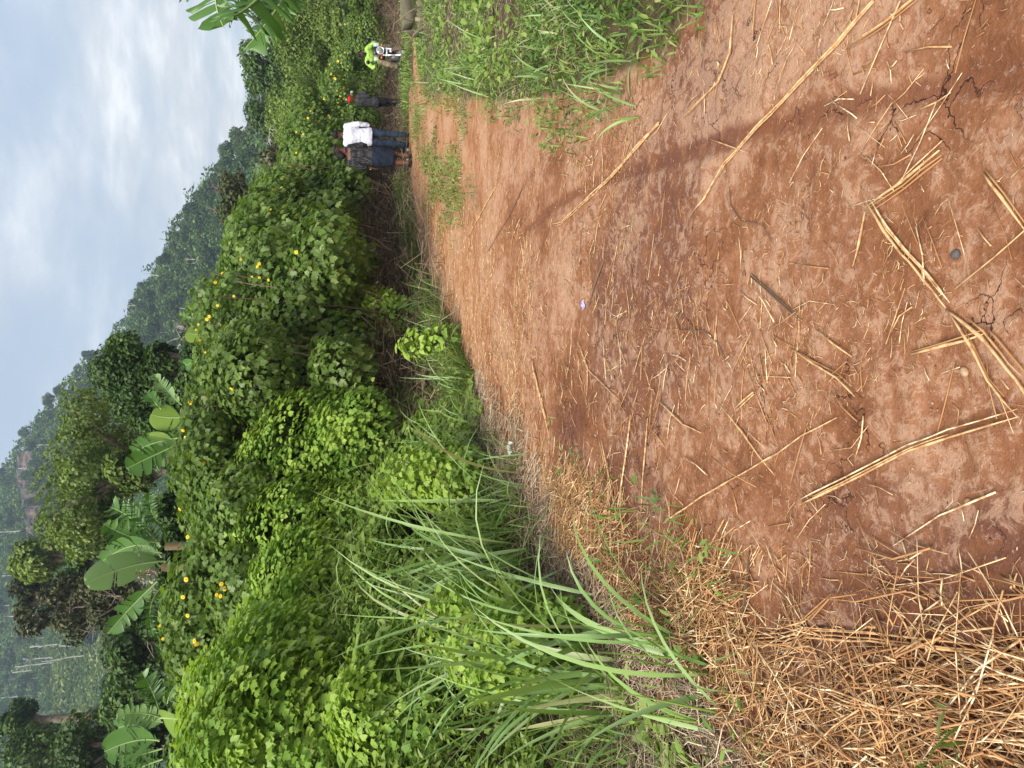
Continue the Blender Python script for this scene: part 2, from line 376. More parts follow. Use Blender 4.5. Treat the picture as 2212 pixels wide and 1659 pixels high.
# ------------------------------------------------------------------ foliage materials
M_HEDGE = leafmat('hedge_leaf', [(.095, .165, .025), (.13, .22, .035), (.165, .27, .045), (.22, .33, .07), (.30, .38, .11)], .48, .42, .45, 1.1, (.13, .21, .04), .2)
M_VINE = leafmat('vine_leaf', [(.28, .42, .06), (.34, .50, .08), (.42, .57, .11), (.50, .64, .15)], .5, .42, .4, 2.0, (.25, .41, .07), .12)
M_HERB = leafmat('herb_leaf', [(.17, .27, .045), (.23, .35, .06), (.30, .43, .08), (.37, .49, .12), (.42, .47, .19)], .5, .5, .35, 1.5, (.21, .33, .06))
M_GRASS = leafmat('verge_grass_blade', [(.11, .18, .03), (.15, .25, .04), (.21, .32, .06), (.29, .38, .09), (.42, .38, .17)], .3, .5, .35, 3, (.08, .16, .025))
M_TALL = leafmat('tall_grass_blade', [(.15, .26, .07), (.20, .33, .10), (.27, .41, .17), (.24, .38, .09), (.34, .46, .20), (.42, .40, .20)], .3, .38, .5)
M_DRYG = leafmat('dry_grass', [(.10, .07, .045), (.20, .15, .10), (.32, .25, .17), (.45, .36, .25)], .05, .8, .2)
M_STRAW = leafmat('straw_stalk', [(.26, .11, .04), (.42, .20, .075), (.56, .31, .13), (.66, .43, .21), (.78, .58, .33), (.84, .70, .46)], .0, .65, .3, 30, (.40, .21, .09))
M_STRAW_GREY = leafmat('weathered_straw', [(.16, .11, .075), (.30, .22, .15), (.42, .31, .21), (.56, .44, .31), (.62, .50, .36)], .0, .8, .2)
M_TWIG = leafmat('dry_twig', [(.06, .04, .026), (.11, .075, .048), (.18, .125, .08), (.30, .22, .15)], .0, .85, .15)
M_BARK = plain('bark', (.13, .10, .075), .9, .15, 0, 6, (.26, .22, .17), .6, 20, .02)
M_PALEBARK = plain('pale_bark', (.42, .40, .36), .85, .2, 0, 3, (.28, .26, .22))
M_TREE = leafmat('tree_leaf', [(.045, .085, .018), (.065, .12, .025), (.095, .165, .035), (.14, .22, .05)], .3, .55, .3, .45, (.045, .09, .02), .35)
M_TREE2 = leafmat('olive_tree_leaf', [(.11, .165, .03), (.15, .22, .04), (.20, .28, .06), (.27, .34, .08)], .35, .55, .3, .5, (.10, .155, .03), .3)
M_TREEDRY = leafmat('browning_tree_leaf', [(.05, .045, .022), (.08, .075, .03), (.10, .12, .035), (.16, .13, .07)], .2, .6, .3, .6, (.06, .08, .02), .3)
M_HILLTREE = leafmat('hill_tree_leaf', [(.03, .058, .018), (.055, .098, .026), (.095, .155, .038), (.16, .23, .06)], .3, .6, .25, .25, (.028, .06, .018), .8)
M_BAN = leafmat('banana_leaf', [(.075, .175, .03), (.11, .23, .04)], .35, .35, .5, 8, (.09, .20, .04))
def bande(m):
    nt = m.node_tree; p = [n for n in nt.nodes if n.type == 'BSDF_PRINCIPLED'][0]
bande(M_BAN)
M_BANP = leafmat('banana_leaf_pale', [(.17, .29, .10), (.22, .34, .13)], .3, .5, .4)
M_BANY = leafmat('banana_leaf_yellow', [(.20, .33, .05), (.25, .37, .06)], .4, .4, .4)
M_BAND = leafmat('banana_leaf_dry', [(.22, .15, .09), (.42, .33, .24), (.6, .5, .42)], .1, .8, .2)
M_BANS = plain('banana_stem', (.10, .11, .04), .6, .3, 0, 5, (.14, .08, .035))
M_PETAL = leafmat('yellow_petal', [(.85, .56, .01), (.9, .66, .04)], .25, .5, .3)
M_PCEN = plain('flower_centre', (.70, .36, .02), .8)
def rdir(n):
    v = RS.normal(size=(n, 3)); return nrm(v)
# ------------------------------------------------------------------ hedge bushes
def bush_mesh(name, blobs, nleaf, size, tmpl, mat, droop=.6, up=.5, inside=.15, rs=1, ground=True, shell=.10):
    """leaves over the skin of overlapping ellipsoids; blobs (cx,cy,cz,rx,ry,rz)"""
    st = np.random.RandomState(rs); B = np.array(blobs, float); area = (B[:, 3] * B[:, 5]) ** 1.0; k = st.choice(len(B), nleaf, p=area / area.sum())
    v = nrm(st.normal(size=(nleaf, 3))); r = 1 - np.abs(st.normal(0, shell, nleaf)) + .06 * st.normal(size=nleaf) * (st.rand(nleaf) < .3)
    r = np.where(st.rand(nleaf) < inside, st.uniform(.35, .95, nleaf), r)
    lump = .82 + .36 * vnoise(v[:, 0] * 2.2 + k * 7.7, v[:, 2] * 2.2 + v[:, 1] * 1.7, 1.0, 3)
    P = B[k, :3] + v * B[k, 3:] * (r * lump)[:, None]
    # discard leaves deep inside another blob
    keep = np.ones(nleaf, bool)
    for b in B:
        q = ((P - b[:3]) / b[3:]); d = np.linalg.norm(q, axis=1); keep &= ~((d < .55) & (st.rand(nleaf) < .9))
    if ground: keep &= P[:, 2] > .02
    P = P[keep]; v = v[keep]; n = len(P)
    nor = nrm(v * .8 + np.array([0, 0, up]) + st.normal(size=(n, 3)) * .38)
    tip = v * .5 + np.array([0, 0, -droop]) + st.normal(size=(n, 3)) * .5
    tip = nrm(tip - nor * np.sum(tip * nor, 1, keepdims=True))
    mb = MB(); inst(mb, *tmpl, P, tip, nor, size * st.uniform(.55, 1.25, n))
    return mb.mesh(name, [mat])
def stems_mesh(name, n, h, spread, r, mat, rs=2, z0=0.0, wig=.12):
    st = np.random.RandomState(rs); mb = MB()
    for i in range(n):
        a = st.uniform(0, 6.28); b = st.uniform(0, .3) * spread; e = st.uniform(.3, 1) * spread; hh = h * st.uniform(.5, 1)
        t = np.linspace(0, 1, 6)[:, None]
        p0 = np.array([math.cos(a) * b, math.sin(a) * b, z0]); p1 = np.array([math.cos(a) * e, math.sin(a) * e, z0 + hh])
        P = p0 + (p1 - p0) * t + st.normal(0, wig, (6, 3)) * np.sin(t * 3.14) * .6
        rings(mb, P, r * (1 - .7 * t[:, 0]), 5, False)
    return mb.mesh(name, [mat])
def hedge_variant(k, zlo=.55):
    st = np.random.RandomState(40 + k); bl = []
    for i in range(15):
        a = st.uniform(0, 6.28); r = st.uniform(0, .95); z = st.uniform(zlo, 2.9); s = st.uniform(.5, .82)
        r *= (1 - .22 * (z / 3)); bl.append((r * math.cos(a) * 1.15, r * math.sin(a) * .9, z, s, s * .95, s * st.uniform(.6, .85)))
    return bl
HB = [bush_mesh('foliage', hedge_variant(k), 19000, .086, LOBE, M_HEDGE, rs=60 + k, inside=.15, shell=.065) for k in range(4)]
HS = [stems_mesh('stems', 34, 2.9, 1.1, .016, M_TWIG, rs=80 + k) for k in range(2)]
HB2 = [bush_mesh('foliage', hedge_variant(k + 5, 1.3), 16000, .095, LOBE, M_HEDGE, rs=65 + k, inside=.15, shell=.065) for k in range(3)]
HBF = [bush_mesh('foliage', hedge_variant(k, 1.1), 16000, .088, LOBE, M_HEDGE, rs=70 + k, inside=.2) for k in range(3)]
hedge_pts = np.array([(-3.9, 9.6), (-2.7, 9.9), (-1.4, 10.4), (-.1, 11.3), (1.0, 12.9), (2.0, 14.7), (3.1, 16.7), (4.3, 18.9), (5.7, 21.2), (7.3, 23.6), (9.2, 26.2), (11.4, 28.8), (13.9, 31.2), (16.6, 33.4), (19.5, 35.4)])
TOP = [(1700, 385), (1500, 400), (1400, 372), (1250, 358), (1059, 372), (950, 383), (850, 393), (760, 400), (700, 430), (640, 462), (560, 490), (500, 490), (450, 545), (409, 585), (330, 610), (280, 640), (220, 695), (130, 725), (60, 738), (-100, 745)][::-1]
def mesh_top(me, q=99.6):
    co = np.empty(len(me.vertices) * 3, np.float32); me.vertices.foreach_get('co', co); return float(np.percentile(co.reshape(-1, 3)[:, 2], q))
def top_scale(x, y, z, base=3.02):
    px, py, c = proj(np.array([x, y, 1.5])); t = np.interp(py, [a for a, b in TOP], [b for a, b in TOP]); h = at(t, py, y)[2] - z; return float(h / base)
hl_lab = ["leafy hedge bush at the far left end of the hedge, behind bright vine mounds",
 "left hedge bush with a cluster of open yellow daisy flowers low on its side",
 "hedge bush in front of the tall pale banana leaf and the banana fans beside it",
 "dense dark hedge bush directly behind the large rounded bright vine mound",
 "hedge bush below the broad bright green upright banana leaf",
 "hedge bush topped with yellow flowers behind the small bright vine mound",
 "tall hedge bush near the middle of the hedge with scattered yellow flowers on top",
 "hedge bush overhanging the dark hollow of dry brush left of the walking woman",
 "hedge bush right behind the heads of the woman and the man in the white shirt",
 "hedge bush between the man in the white shirt and the person in the red cap",
 "hedge bush speckled with yellow flowers right of the person in the red cap",
 "flower covered hedge bush behind the motorcycle rider in the lime shirt",
 "hedge bush just right of the motorcycle rider at the bend of the track",
 "far hedge bush above the distant orange bend of the track",
 "farthest hedge bush at the right edge of the picture"]
HEDGE = []
for i, (x, y) in enumerate(hedge_pts):
    z = float(gz(x, y)) - .1
    fol = HB[i % 4] if i < 4 else HB2[i % 3] if i < 9 else HBF[i % 3]; sc1 = top_scale(x, y, z, mesh_top(fol)) * .985; e = empty('hedge_bush', (x, y, z), RS.uniform(0, 6.28), (max(sc1, .9), max(sc1, .9), sc1))
    link('foliage', fol, e); link('stems', HS[i % 2], e)
    tag(e, hl_lab[i], 'bush', 'flowering hedge bushes beside the track'); HEDGE.append(e)
# second row, deeper, fills the gaps
lab2 = ["hedge bush filling the gap under the tall pale banana leaf", "hedge bush filling the gap between the fan shaped banana and the next one", "hedge bush filling the gap behind the large rounded mound", "hedge bush at the left end half hidden by the nearest mounds", "hedge bush under the long sweeping banana leaves",
        "back row hedge bush showing between the banana plants on the left", "back row hedge bush behind the bright upright banana leaf", "back row hedge bush behind the middle of the hedge",
        "back row hedge bush rising behind the walking group", "back row hedge bush above the person in the red cap", "back row hedge bush up the slope behind the motorcycle rider"]
for i, (x, y) in enumerate([(-2.2, 10.3), (-1.2, 11.1), (.3, 12.3), (-3.4, 9.9), (-.5, 11.9), (-.9, 12.9), (.8, 14.8), (2.6, 18.2), (4.8, 22.0), (7.9, 27.0), (12.2, 33.0)]):
    z = float(gz(x, y)) - .1; e = empty('hedge_bush', (x, y, z), RS.uniform(0, 6.28), (1, 1, top_scale(x, y, z, mesh_top(HBF[i % 3])) * .97))
    link('foliage', HBF[i % 3], e); link('stems', HS[i % 2], e); tag(e, lab2[i], 'bush', 'flowering hedge bushes beside the track'); HEDGE.append(e)
# ------------------------------------------------------------------ bright vine mounds
def mound(px, py, Y, w, label, h_top, rs, depth=None, n=8500, size=.064):
    """rounded vine covered heap: centre column px.. top at px=h_top"""
    c = at(h_top, py, Y); topz = c[2]; x = c[0]; z0 = float(gz(x, Y)); H = topz - z0; d = depth or w
    st = np.random.RandomState(rs)
    bl = [(0, 0, H * .52, w / 2, d / 2, H * .50), (st.uniform(-.2, .2) * w, -.15 * d, H * .30, w * .55, d * .55, H * .30)]
    for q in range(7):
        a = st.uniform(0, 6.28); zz = st.uniform(.3, .85)
        bl.append((math.cos(a) * w * .3, math.sin(a) * d * .3, H * zz, w * .24, w * .24, w * .22))
    e = empty('vine_mound', (x, Y, z0)); link('foliage', bush_mesh('foliage', bl, n, size, HEART if rs % 2 else LOBE, M_VINE, droop=.7, up=.9, rs=rs, inside=.06, shell=.045), e)
    link('stems', stems_mesh('stems', 10, H * .8, w * .3, .012, M_TWIG, rs), e)
    tag(e, label, 'bush', 'bright green vine covered mounds'); return e
mound(0, 1010, 10.2, 1.75, "large rounded bright green vine mound in the middle of the bank", 515, 102, 1.3, 16000, .068)
mound(0, 1150, 9.4, 1.15, "bright vine mound leaning against the left side of the large rounded one", 505, 103, 1.1, 8500)
mound(0, 1245, 8.7, 1.0, "bright vine mound below the cluster of yellow flowers", 545, 104, 1.0, 7500)
mound(0, 1370, 8.0, 1.15, "bright vine mound behind the tall arching grass clump", 500, 110, 1.0, 7500)
mound(0, 690, 12.6, 1.0, "small round bright vine mound standing alone near the middle of the hedge", 632, 106, .9, 5200, .085)
mound(0, 1480, 7.2, 1.15, "bright vine mound at the left, in front of the banana clump", 405, 112, 1.2, 8500)
mound(0, 1600, 6.4, 1.2, "nearest bright vine mound at the left edge of the picture", 395, 108, 1.2, 9500, .075)
mound(0, 1560, 5.8, 1.0, "low bright lobed leaf mound in front of the nearest vine mound", 720, 114, .9, 7000, .06)
mound(0, 1035, 7.4, .62, "small bright lobed weed bush at the straw edge under the large mound", 812, 116, .6, 2600, .06)
mound(0, 1350, 5.3, .55, "leafy green weed bush below the arching grass clump", 905, 117, .6, 1800, .06)
mound(0, 1420, 4.6, .5, "dark gapped leafy weed bush near the left straw", 965, 118, .5, 1500, .055)
mound(0, 742, 9.7, .34, "little broad leaved weed at the track edge below the small mound", 862, 119, .4, 500, .085)
# ------------------------------------------------------------------ flowers on the bushes (each a child of its bush)
fm = MB()
for k in range(10):
    a = k * 2 * math.pi / 10; tip = np.array([[math.cos(a), math.sin(a), .12]]); inst(fm, *LANCE, np.zeros((1, 3)), tip, np.array([[0, 0, 1.0]]), np.array([.07]), np.array([.11]))
npet = sum(len(np.concatenate(v)) for v in fm.F.values())
tb = np.linspace(0, 1, 4); rings(fm, [(0, 0, -.005), (0, 0, .012), (0, 0, .02)], [.016, .018, .008], 8)
FLM = fm.mesh('flower', [M_PETAL, M_PCEN])
cz = np.zeros(len(FLM.polygons) * 3); FLM.polygons.foreach_get('center', cz); cz = cz.reshape(-1, 3)
FLM.polygons.foreach_set('material_index', (np.hypot(cz[:, 0], cz[:, 1]) < .0185).astype(np.int32))
bpy.context.view_layer.update(); _dg = bpy.context.evaluated_depsgraph_get()
def cast(px, py):
    return bpy.context.scene.ray_cast(_dg, Vector(CAM), Vector(ray(px, py)).normalized())
flw = [(470, 1270), (478, 1262), (484, 1272), (462, 1258), (468, 1285), (476, 1288), (430, 1245), (405, 1160), (388, 1100), (352, 1060), (350, 1192), (350, 1215), (402, 1252), (420, 1385), (425, 1392), (418, 1400), (352, 1380), (345, 1352),
       (380, 852), (378, 860), (394, 846), (500, 840), (383, 862), (395, 930), (400, 945), (432, 735), (440, 745), (428, 700), (424, 712), (447, 690), (452, 684), (443, 760), (560, 570), (556, 576), (545, 598), (560, 600), (580, 605), (480, 1395),
       (585, 452), (600, 455), (590, 410), (607, 405), (620, 385), (625, 360), (640, 330), (590, 312), (575, 340), (640, 470), (655, 290), (640, 285), (665, 255), (670, 240), (690, 262), (710, 250), (720, 232), (700, 215),
       (735, 208), (728, 196), (742, 190), (752, 186), (746, 180), (760, 175), (724, 170), (715, 160), (738, 150), (730, 132), (745, 115), (755, 100), (720, 98), (735, 80), (768, 72), (775, 60), (745, 52), (728, 44), (712, 140), (760, 205), (730, 222),
       (748, 215), (742, 172), (735, 165), (505, 640), (520, 560), (480, 590), (465, 610), (640, 545), (470, 660), (412, 870), (440, 1000), (405, 1330), (395, 1290)]
nfl = 0
for px, py in flw:
    ok, loc, nor, idx, ob, mt = cast(px, py)
    if not ok or ob is None or ob.parent is None or ob.parent.name.split('.')[0] != 'hedge_bush': continue
    par = ob.parent; f = bpy.data.objects.new('flower', FLM); COL.objects.link(f); f.parent = par
    d = (Vector(CAM) - loc).normalized(); q = (d * .9 + Vector((RS.normal(0, .35), RS.normal(0, .35), .5 + RS.normal(0, .2)))).normalized().to_track_quat('Z', 'Y')
    dist = (Vector(CAM) - loc).length
    mw = Matrix.Translation(loc + d * .10) @ q.to_matrix().to_4x4() @ Matrix.Scale(RS.uniform(.28, .52) * (1 + .03 * max(0, dist - 14)), 4)
    pm = Matrix.Translation(par.location) @ par.rotation_euler.to_matrix().to_4x4() @ Matrix.Diagonal((*par.scale, 1))
    f.matrix_local = pm.inverted() @ mw; nfl += 1
print('flowers', nfl)
# ------------------------------------------------------------------ ground cover of herbs on the left bank (uncountable)
def scatter_left(n, y0, y1, d0, d1, st):
    y = y0 + (y1 - y0) * st.rand(n) ** 1.15; d = d0 + (d1 - d0) * st.rand(n); x = XL(y) - d / .8; return x, y, d
def herb_h(x, y, d):
    h = .10 + .68 * ss(d, .1, 1.3) + .55 * (fbm(x, y, 1.3, 3, 31) - .45) * ss(d, .1, 1)
    h = h * (1 - .45 * ss(y, 9, 14)) * (1 - .35 * (1 - ss(y, 2.5, 4.5)))
    return np.clip(h, .04, 1.2)
st = np.random.RandomState(201)
mb = MB(); mb2 = MB(); mb3 = MB()
x, y, d = scatter_left(150000, 1.6, 17, -.05, 4.2, st)
keep = (st.rand(len(x)) < ss(d, -.1, .45) + .15) & (fbm(x, y, .8, 3, 33) > .33 + .12 * (1 - ss(d, .1, .7)))
x, y, d = x[keep], y[keep], d[keep]; H = herb_h(x, y, d); fr = st.rand(len(x)) ** .16
P = np.stack([x, y, gz(x, y) + H * fr], -1); n = len(P)
az = st.uniform(0, 6.28, n); tip = np.stack([np.cos(az), np.sin(az), st.normal(-.3, .35, n)], -1); nor = nrm(np.stack([st.normal(0, .40, n), st.normal(-.40, .40, n), np.ones(n)], -1))
szz = np.where(fbm(x, y, 1.1, 2, 35) > .55, .085, .052) * st.uniform(.5, 1.3, n) * (.9 + .03 * np.clip(y - 6, 0, 8))
kind = (fbm(x, y, .9, 2, 37) + st.normal(0, .08, n))
for sel, tm in ((kind < .46, LANCE), ((kind >= .46) & (kind < .55), HEART), (kind >= .55, LOBE)):
    tgt = mb; w = szz[sel] * (1.6 if tm is LANCE else 1.0); inst(tgt, *tm, P[sel], tip[sel], nor[sel], w)
o = link('ground_cover', mb.mesh('ground_cover', [M_HERB])); tag(o, 'mixed leafy green weeds carpeting the left bank', None, None, 'stuff')
# soft grass blades through the herbs
mb = MB(); x, y, d = scatter_left(15000, 1.8, 18, .0, 4.5, st); keep = fbm(x, y, .7, 3, 41) > .42; x, y, d = x[keep], y[keep], d[keep]; n = len(x)
H = herb_h(x, y, d)
blades(mb, np.stack([x, y, gz(x, y) + H * .35], -1), st.uniform(0, 6.28, n), H * .5 + st.uniform(.08, .30, n), st.uniform(.006, .014, n), st.uniform(.1, .7, n), st.uniform(.3, 1.6, n), 4)
o = link('bank_grass', mb.mesh('bank_grass', [M_GRASS])); tag(o, 'fine green grass growing among the weeds of the left bank', None, None, 'stuff')
# wide single blades all over the bank
mb = MB(); x, y, d = scatter_left(2600, 2.6, 15, .25, 2.6, st); keep = fbm(x, y, .8, 2, 43) > .45; x, y, d = x[keep], y[keep], d[keep]; n = len(x); H = herb_h(x, y, d)
blades(mb, np.stack([x, y, gz(x, y) + H * .5], -1), st.uniform(0, 6.28, n), H * .4 + st.uniform(.2, .5, n), st.uniform(.012, .026, n), st.uniform(.1, .8, n), st.uniform(.4, 1.8, n), 6, .2, st.normal(0, .8, n))
o = link('bank_long_grass', mb.mesh('bank_long_grass', [M_TALL])); tag(o, 'wide pale grass blades mixed through the bank weeds', None, None, 'stuff')
# thin dry stems under the herbs
mb = MB(); x, y, d = scatter_left(9000, 1.6, 17, -.05, 3.5, st); n = len(x)
straws(mb, np.stack([x, y, gz(x, y) + .03 + st.rand(n) * .10 + .3 * herb_h(x, y, d) * st.rand(n)], -1), st.uniform(0, 6.28, n), st.normal(0, .35, n), st.uniform(.1, .4, n), st.uniform(.003, .006, n), np.full(n, .003))
o = link('dead_stems', mb.mesh('dead_stems', [M_DRYG])); tag(o, 'greyish dead grass stems lying under the bank weeds', None, None, 'stuff')
# ------------------------------------------------------------------ short grass: verge strips, island
def turf(name, label, x, y, st, L=(.04, .12), w=(.005, .011), leaf=True, mat=None, zadd=0, lmul=1.0):
    mb = MB(); n = len(x); k = st.rand(n) < .6; z = gz(x, y) + zadd
    b = np.stack([x, y, z], -1)
    blades(mb, b[k], st.uniform(0, 6.28, k.sum()), st.uniform(*L, k.sum()) * lmul, st.uniform(*w, k.sum()) * lmul, st.uniform(.1, .9, k.sum()), st.uniform(.2, 1.3, k.sum()), 3)
    q = ~k; m = q.sum(); az = st.uniform(0, 6.28, m); pp = b[q] + np.stack([np.zeros(m), np.zeros(m), st.rand(m) * L[1] * .8 * lmul], -1)
    inst(mb, *LANCE, pp, np.stack([np.cos(az), np.sin(az), st.uniform(-.1, .9, m)], -1), nrm(np.stack([st.normal(0, .5, m), st.normal(0, .5, m), np.ones(m)], -1)), st.uniform(.03, .075, m) * lmul)
    o = link(name, mb.mesh(name, [mat or M_GRASS])); tag(o, label, None, None, 'stuff'); return o
st = np.random.RandomState(301)
n = 120000; y = 1.0 + 13.5 * st.rand(n) ** 1.2; dd = st.uniform(-.35, 4.8, n); x = XR(y) + dd
keep = (dd > .05 + (fbm(x, y, 2.2, 3, 51) - .5) * 1.0 + (fbm(x, y, .7, 2, 52) - .5) * .4) & (st.rand(n) < .35 + ss(dd, 0, .8) * .65)
keep &= ~((fbm(x, y, .75, 2, 53) > .60) & (dd > .7)); keep &= ~((x > 5.7) & (y > 10.5) & (y < 12.6) & (st.rand(n) < .8))
turf('verge_grass', 'creeping grass of the verge right of the track', x[keep], y[keep], st, (.05, .16), (.006, .013), zadd=0)
kk = keep & (dd > .5); x1, y1 = x[kk], y[kk]; sel = st.rand(len(x1)) < .09
mb = MB(); n1 = sel.sum(); blades(mb, np.stack([x1[sel], y1[sel], gz(x1[sel], y1[sel])], -1), st.uniform(0, 6.28, n1), st.uniform(.10, .24, n1), st.uniform(.008, .017, n1), st.uniform(.1, .8, n1), st.uniform(.4, 1.7, n1), 4)
o = link('verge_long_grass', mb.mesh('verge_long_grass', [M_TALL])); tag(o, 'longer loose grass blades over the right verge', None, None, 'stuff')
n = 9000; bb = ISL.min(0) - .2, ISL.max(0) + .2
x = st.uniform(bb[0][0], bb[1][0], n * 4); y = st.uniform(bb[0][1], bb[1][1], n * 4)
xx = x + (fbm(x, y, 1.8, 4, 55) - .5) * 1.3 + st.normal(0, .09, n * 4); yy = y + (fbm(x, y, 1.8, 4, 56) - .5) * 1.8 + st.normal(0, .16, n * 4)
k = inpoly(xx, yy, ISL) & (fbm(x, y, 1.9, 3, 57) > .41); turf('grass_patch', 'low grass patch in the middle of the track', x[k], y[k], st, (.05, .13), (.006, .012), lmul=1.0)
# strip at the far side of the track, foot of the hedge
n = 52000; y = 8.5 + 10.6 * st.rand(n); d = -.12 + 2.3 * st.rand(n) ** 1.2; x = XL(y) - d / .8; k = (y < 25)
turf('track_edge_grass', 'short bright grass along the hedge side of the track', x[k], y[k], st, (.12, .46), (.009, .018))
n = 22000; x = st.uniform(5.5, 16, n); y = st.uniform(16.2, 27, n); k = (y > 19.3) & (y < 20.6 + (x - 6) * .8) & (y > 18.8 + (x - 8) * .55); k |= (x > 6.5 + .3 * np.sin(y * 5)) & (y < 19.6) & (x < 12) & (st.rand(n) < .7); k &= ~((x > 8.9) & (y > 19.8))
turf('far_verge_grass', 'far grass strip behind the walking people', x[k], y[k], st, (.1, .28), (.012, .022), lmul=1.2)
# grass and leaves growing through the dry mat by the camera
n = 1500; y = st.uniform(1.5, 5.2, n); d = st.uniform(-.9, .8, n); x = XL(y) - d / .8; k = fbm(x, y, 1.6, 3, 61) > .55 - .18 * ss(d, -.6, .4)
turf('sprouting_grass', 'green sprouts growing through the straw at the near left', x[k], y[k], st, (.05, .16), (.006, .012), lmul=1.1, zadd=.02)
# ------------------------------------------------------------------ tall grass clumps (things)
def clump(x, y, n, L, w, label, rs, lean=.35, curl=1.3, zoff=None, mat=None, head=None, spread=.16):
    st = np.random.RandomState(rs); z = float(gz(x, y)) if zoff is None else zoff
    mb = MB(); a = st.uniform(0, 6.28, n) if head is None else st.normal(head, .7, n)
    b = np.stack([st.normal(0, spread, n), st.normal(0, spread, n), np.zeros(n)], -1)
    a = a + .0; blades(mb, b, a, L * st.uniform(.5, 1.1, n), w * st.uniform(.6, 1.1, n), np.abs(st.normal(0, lean, n)), st.uniform(.3, curl, n), 8, .22, st.normal(0, .6, n))
    sm = MB(); m = max(3, n // 7)
    for i in range(m):
        p0 = b[i]; hd = a[i]; t = np.linspace(0, 1, 4)[:, None]; q = p0 + np.array([math.cos(hd) * .14, math.sin(hd) * .14, .5]) * L * .8 * t
        rings(sm, q, [.006, .005, .004, .002], 5, False)
    e = empty('tall_grass', (x, y, z)); link('blades', mb.mesh('blades', [mat or M_TALL]), e); link('stalks', sm.mesh('stalks', [M_HERB]), e)
    tag(e, label, 'grass clump', 'tall grass clumps on the banks'); return e
def clump_d(px, py, Y, *a, **k):
    p = at(px, py, Y); return clump(p[0], Y, *a, **k)
clump_d(0, 1330, 5.8, 80, 1.65, .036, "tall arching blue green grass clump at the middle left of the bank", 401, .34, 1.5, spread=.28)
clump_d(0, 1240, 6.3, 60, 1.4, .032, "tall grass clump right beside the arching clump, nearer the large mound", 402, .4, 1.5)
clump_d(0, 1440, 5.0, 60, 1.5, .036, "tall grass clump with long drooping blades left of the arching clump", 403, .45, 1.4)
clump_d(0, 1120, 6.2, 60, .55, .014, "fine low grass tuft hanging over the dry straw below the mound", 404, .5, 1.9)
clump_d(0, 990, 7.9, 34, .75, .022, "wide bladed grass clump in front of the large rounded mound", 405, .45, 1.5)
clump_d(0, 1060, 7.2, 30, .7, .022, "second wide bladed grass clump below the large rounded mound", 406, .45, 1.5)
clump_d(0, 850, 8.9, 40, .75, .02, "grass clump on the bank right of the big mound, with bent blades", 407, .5, 1.5)
clump_d(0, 760, 9.8, 46, .8, .02, "grass clump just below the small round mound", 408, .5, 1.6)
clump_d(0, 690, 10.6, 44, .75, .02, "grass clump between the small mound and the track", 409, .5, 1.6)
clump_d(0, 620, 11.6, 44, .7, .02, "grass clump right of the small mound at the track edge", 410, .5, 1.6)
clump_d(0, 1500, 3.2, 9, .95, .036, "long curved single blades arching low over the straw at the left edge", 411, .55, 1.5, spread=.07, head=.6)
clump_d(0, 1620, 2.9, 8, 1.0, .036, "nearest wide grass blades leaning in at the left edge of the picture", 412, .55, 1.3, spread=.07, head=.9)
clump_d(0, 1630, 4.0, 44, 1.35, .034, "dense wide bladed clump at the left edge below the vine mounds", 413, .5, 1.4)
clump_d(0, 1540, 4.4, 44, 1.35, .034, "upright grass clump left of the drooping clump", 414, .4, 1.3)
for i, (px, py, Y, L, lb) in enumerate([(0, 20, 5.3, .6, 'grass tuft at the right edge above the dry stems of the verge'), (0, 60, 8.3, .7, 'lush grass clump on the right verge below the wooden bin'), (0, 110, 11.4, .75, 'grass clump between the wooden bin and the motorcycle'),
        (0, 25, 7.2, .7, 'grass clump at the right edge just below the wooden bin'), (0, 160, 13.6, .5, 'small grass tuft at the track side below the motorcycle'), (0, 35, 3.9, .5, 'broad bladed tuft at the right edge of the near verge')]):
    clump_d(px, py, Y, 32, L * .72, .018, lb, 430 + i, .6, 1.7)
# grass on top of the hedge
p = at(505, 545, 15.2); clump(p[0], 15.2, 80, 1.3, .022, "feathery grass clump growing out of the top of the hedge", 450, .5, 1.6, zoff=1.9)
# ------------------------------------------------------------------ dry brush at the foot of the hedge
st = np.random.RandomState(501); mb = MB()
n = 14000; t = st.rand(n); hx = np.interp(t * 12, np.arange(13), hedge_pts[2:15, 0]); hy = np.interp(t * 12, np.arange(13), hedge_pts[2:15, 1])
off = st.uniform(-.2, 1.9, n); off = np.where(ldist(hx + off * .62, hy - off * .78) > .1, off, 0.3); x = hx + off * .62 ; y = hy - off * .78 ; hh = (1.15 * np.exp(-((off - .5) / .8) ** 2)) * st.rand(n) ** 1.0
straws(mb, np.stack([x, y, gz(x, y) + hh], -1), st.uniform(0, 6.28, n), st.normal(0, .7, n), st.uniform(.15, .75, n), st.uniform(.005, .012, n), np.full(n, .006), st.normal(0, .4, n))
o = link('dry_brush', mb.mesh('dry_brush', [M_TWIG])); tag(o, 'dark tangle of dead twigs under the hedge', None, None, 'stuff')
mb = MB(); n = 1500; t = st.rand(n); hx = np.interp(t * 12, np.arange(13), hedge_pts[2:15, 0]); hy = np.interp(t * 12, np.arange(13), hedge_pts[2:15, 1]); off = st.uniform(.2, 1.9, n)
x = hx + off * .62; y = hy - off * .78
straws(mb, np.stack([x, y, gz(x, y) + .7 * st.rand(n) * np.exp(-off * .5)], -1), st.uniform(0, 6.28, n), st.normal(0, .6, n), st.uniform(.3, 1.0, n), st.uniform(.004, .009, n), np.full(n, .005), st.normal(0, .3, n))
o = link('pale_dead_stems', mb.mesh('pale_dead_stems', [M_DRYG])); tag(o, 'pale dead stems in front of the dark brush', None, None, 'stuff')
